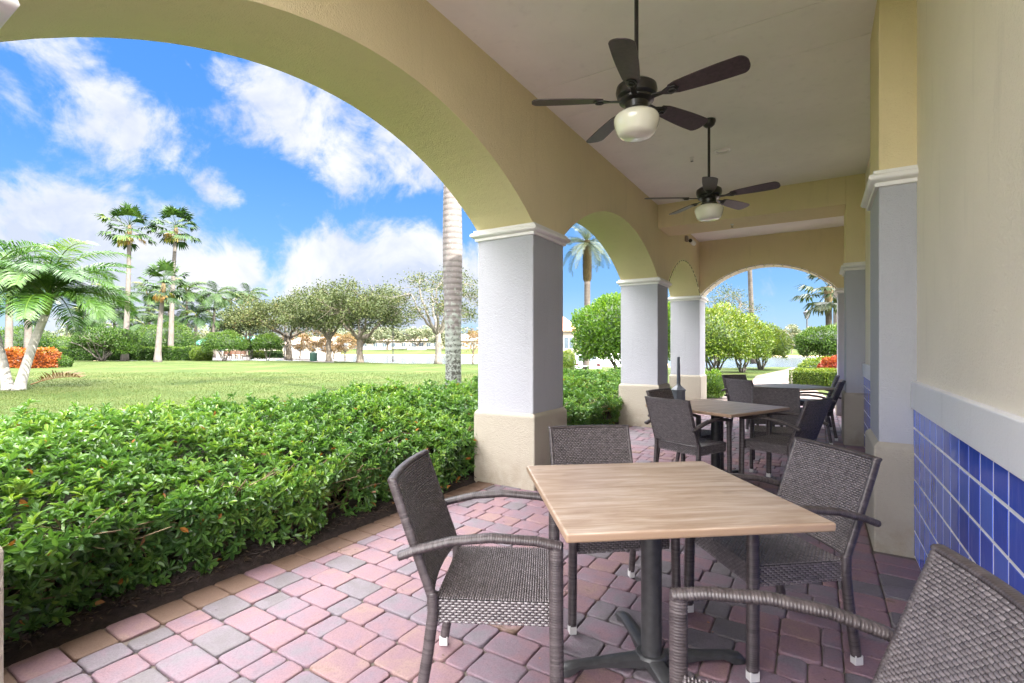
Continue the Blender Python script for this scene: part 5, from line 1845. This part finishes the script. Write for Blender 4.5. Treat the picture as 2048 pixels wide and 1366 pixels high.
# ================================================================ seen through the second arch and the end arch
topiary('ball_shrub', 'big rounded glossy shrub behind the hedge between the first and second pillars', 'shrub', 1256, 14.2, 3.1, 1.0, 2.96, 13000, .095, M_BALL, nst=7, cdz=1.75, arange=(0, .95), r0=.045, stem_r=1.2)
dp_ = thing('date_palm', 'date palm with a thick pineapple-like trunk top, seen between the first two pillars', 'palm tree', G(1172, 31))
k_ = 31 / F
palm_trunk((0, 0, -.1), (2.5 * k_, 0, 5.6), .20, .19, .06, 1.4, 16).obj('trunk', M_PBARK, dp_, smooth=True)
m = MB()
zz = np.linspace(5.45, 8.0, 46)
for i_, z in enumerate(zz):
    rr = np.interp(z, [5.45, 5.6, 6.4, 7.4, 8.0], [.19, .25, .27, .25, .16])
    for k in range(9):
        a = 2 * math.pi * k / 9 + i_ * 2.4
        c0 = np.array([2.5 * k_ + rr * math.cos(a), rr * math.sin(a), z])
        o = np.array([math.cos(a), math.sin(a), 0])
        t = np.array([-math.sin(a), math.cos(a), 0])
        m.add([c0 - t * .07 - o * .05, c0 + t * .07 - o * .05, c0 + t * .05 + o * .035 + [0, 0, .12], c0 - t * .05 + o * .035 + [0, 0, .12], c0 + [0, 0, .13] - o * .06], [(0, 1, 2, 3)], T=[(3, 2, 4)], a=rng.uniform())
m.tube([(2.5 * k_, 0, 5.4), (2.5 * k_, 0, 6.4), (2.5 * k_, 0, 8.1)], [.15, .23, .14], 12)
m.obj('boots', M_BOOT, dp_)
m = MB()
for k in range(44):
    frond(m, (2.5 * k_, 0, 8.0), 2.4 * k + rng.uniform(-.3, .3), rng.uniform(-.75, 1.4), rng.uniform(2.0, 2.6), rng.uniform(.5, 1.2), .40, .020, 36, .4, .3, np.clip(rng.normal(.5, .22), 0, 1), .018, start=.1)
m.obj('crown', M_DATE, dp_)
topiary('low_shrub', 'yellow-green shrub beside the grey car, under the terracotta roof', 'shrub', 1133, 29, 1.15, .02, 1.2, 2600, .08, M_TOPY, cdz=.5)
broad_tree('bare_tree', 'sparse tree showing above the big rounded shrub', 1272, 42, .18, 2.2, 4.6, 2.9, 2.0, 60, 3600, .13, M_OAK, M_GBARK, 'sparse trees past the shrubs', .6, bottom=-.6, nlimb=8, arange=(.2, 1))
broad_tree('bare_tree', 'sparse tree showing above the shrub row through the end arch', 1432, 40, .18, 2.2, 4.3, 2.9, 1.9, 60, 3600, .12, M_OAK, M_GBARK, 'sparse trees past the shrubs', .6, bottom=-.6, nlimb=8, arange=(.2, 1))
GS = 'multi-stemmed clipped shrubs by the walk'
topiary('clipped_shrub', 'tallest multi-stemmed yellow-green shrub, next to the third pillar', 'shrub', 1428, 23.5, 3.5, .75, 3.35, 9000, .12, M_TOPY, GS, 8, cdz=1.6, stem_r=1.2)
topiary('clipped_shrub', 'middle multi-stemmed yellow-green shrub of the row by the walk', 'shrub', 1484, 26.5, 2.9, .75, 3.05, 6500, .12, M_TOPY, GS, 8, cdz=1.5, stem_r=1.0)
topiary('clipped_shrub', 'last multi-stemmed yellow-green shrub of the row, nearest the water', 'shrub', 1522, 30, 3.1, .7, 2.72, 6000, .12, M_TOPY, GS, 8, cdz=1.4, stem_r=1.1)
topiary('low_shrub', 'small clipped green shrub at the foot of the third pillar', 'shrub', 1424, 13.1, .70, .01, .74, 2600, .05, M_BALL, cdz=.35, arange=(.2, 1))
p = thing('royal_palm', 'slender grey palm trunk rising behind the shrub row through the end arch', 'palm tree', G(1507, 44))
palm_trunk((0, 0, -.1), (-.42, 0, 10.5), .23, .17, 0, 1.3, 16).obj('trunk', M_PBARK, p, smooth=True)
m = MB()
for k in range(12):
    frond(m, (-.42, 0, 10.4), 2.4 * k, rng.uniform(0, 1.2), 3.0, 1.5, .6, .05, 24, .1, .6, .4, .03)
m.obj('crown', M_PALM, p)
p = thing('sabal_palm', 'cabbage palm with drooping fan fronds in the end arch', 'palm tree', G(1659, 27))
palm_trunk((0, 0, -.1), (-.05, 0, 3.6), .17, .15, 0, 1.2, 12).obj('trunk', M_PBARK, p, smooth=True)
palm_trunk((-.05, 0, 3.5), (-.06, 0, 4.7), .16, .24, 0, 1.0, 8).obj('boots', M_BOOT, p, smooth=True)
m = MB()
fan_crown(m, np.array([-.05, 0, 4.75]), 26, .85, 1.05, 3)
m.obj('crown', M_DATE, p)
p = thing('royal_palm', 'white palm trunk beside the cabbage palm in the end arch', 'palm tree', G(1674, 29))
palm_trunk((0, 0, -.1), (-.1, 0, 9), .17, .15, 0, 1.2, 12).obj('trunk', M_WBARK, p, smooth=True)
m = MB()
for k in range(12):
    frond(m, (-.1, 0, 8.9), 2.4 * k, rng.uniform(0, 1.2), 3.0, 1.5, .6, .05, 24, .1, .6, .4, .03)
m.obj('crown', M_PALM, p)
topiary('ball_shrub', 'rounded green shrub on the wall side of the walk, under the cabbage palm', 'shrub', 1658, 20.5, 2.5, 1.0, 2.25, 5200, .10, M_TOPI, nst=5, cdz=1.5, arange=(.2, 1))
topiary('low_shrub', 'yellow-green shrub before the rounded shrub at the end of the walk', 'shrub', 1640, 19.2, 1.5, .02, .95, 2600, .09, M_TOPY, cdz=.45)
topiary('croton_shrub', 'bright red croton bush beside the walk', 'shrub', 1668, 17.6, .95, .02, .98, 2200, .11, M_CROTR, cdz=.45)
hedge_run('walk_hedge', 'low clipped hedge along the walk just outside the end arch', 'hedge', [G(1590, 17.2), G(1650, 16.6), G(1740, 16.2)], .9, .56, 7000, .055, M_TOPY, arange=(.1, .95))
for px, d, zt, lab in ((1566, 112, 5.8, 'thin grey-brown cypress on the far point of the lake'), (1583, 108, 6.6, 'taller tan cypress on the far point of the lake'), (1600, 112, 5.2, 'pale short tree on the far point of the lake')):
    broad_tree('far_cypress', lab, px, d, .12, 1.6, zt * .62, 2.0, zt * .42, 26, 2600, .3, M_FARL, M_OBARK, 'trees on the far point', .7, bottom=-.8, z0=-.2)
cl = []
for k in range(46):
    px = rng.uniform(1330, 1760)
    d = rng.uniform(150, 185)
    g = G(px, d)
    for zz in np.arange(.5, rng.uniform(4, 7.5), 1.6):
        cl.append((g.x + rng.normal(0, 1), g.y, zz + .8, rng.uniform(1.8, 3.0)))
tree_mass('far_treeline', '', cl, 16000, .7, M_FARL)

# parked car and the round table beyond the hedge
M_CARG = simple('pale_grey_paint', (0.50, 0.53, 0.58), .25, .3, vary=.02, coat=.6)
M_CARW = simple('white_paint_car', (0.75, 0.75, 0.75), .25, vary=.02, coat=.6)
M_RUB = simple('black_rubber', (0.02, 0.02, 0.02), .8)


def car(name, lab, px, d, rz, paint, z0=0.0):
    p = thing(name, lab, 'car', G(px, d, z0), rz, 'cars parked beyond the hedge')
    # profile along x (length), extruded and tumbled home across y
    prof = [(-2.1, .32), (-2.15, .62), (-2.05, .86), (-1.75, .95), (-1.35, 1.40), (-.6, 1.50), (.35, 1.47), (1.05, .98), (1.85, .86), (2.12, .66), (2.12, .34), (1.7, .26), (-1.8, .26)]
    n = len(prof)
    V = []
    for y, k in ((-.86, .0), (-.80, .06), (.80, .06), (.86, .0)):
        for x, z in prof:
            tum = max(0, (z - .9)) * .22
            yy = y - math.copysign(tum, y)
            V.append((x * (1 if k == 0 else 1.0), yy, z + k * .35 * (1 if z > .5 else 0)))
    Q = [(i * n + j, i * n + (j + 1) % n, (i + 1) * n + (j + 1) % n, (i + 1) * n + j) for i in range(3) for j in range(n)]
    MB().add(V, Q, N=[list(range(n))[::-1], [3 * n + q for q in range(n)]]).obj('body', paint, p, bevel=.02, smooth=True, angle=35)
    for sg in (-1, 1):
        MB().add([(-1.25, sg * .80, 1.0), (.85, sg * .80, 1.0), (.32, sg * .745, 1.40), (-1.0, sg * .745, 1.40)], [(0, 1, 2, 3)]).obj('side_window', M_GLASS, p)
        for x in (-1.3, 1.35):
            t_ = MB()
            t_.tube([(x, sg * .70, .32), (x, sg * .88, .32)], .32, 20)
            w_o = t_.obj('wheel', M_RUB, p, smooth=True, angle=40)
            t_ = MB()
            t_.tube([(x, sg * .875, .32), (x, sg * .89, .32)], .2, 16)
            t_.obj('rim', M_WPL, w_o, smooth=True, angle=40)
    MB().add([(-1.72, -.62, 1.03), (-1.72, .62, 1.03), (-1.44, .56, 1.38), (-1.44, -.56, 1.38)], [(0, 1, 2, 3)]).obj('rear_window', M_GLASS, p)
    MB().box(-2.19, -2.165, -.24, .24, .58, .72).obj('number_plate', M_WPL, p)
    for sg in (-1, 1):
        MB().box(-2.13, -2.07, sg * .68 - .12, sg * .68 + .12, .72, .88).obj('tail_light', simple('red_lens', (.05, .015, .015), .2), p)
    return p


car('parked_car', 'pale grey car parked tail-on beyond the hedge, seen between the first two pillars', 1172, 33, math.radians(84), M_CARG, -.55)
car('parked_car', 'white car half hidden by the big rounded shrub', 1232, 35, math.radians(165), M_CARW, -.55)
p = thing('round_table', 'low round white-topped table with a dark rim before the grey car', 'table', G(1172, 27, 0))
MB().lathe([(0, .30), (.66, .30), (.66, .33), (0, .335)], n=32).obj('tabletop', M_FEN, p, smooth=True, angle=40)
MB().lathe([(.661, .285), (.69, .29), (.69, .335), (.661, .337)], n=32).obj('rim', M_IRON, p, smooth=True, angle=40)
MB().lathe([(.3, 0), (.3, .03), (.06, .06), (.06, .2995), (0, .2995)], n=16).obj('pedestal', M_IRON, p, smooth=True, angle=40)
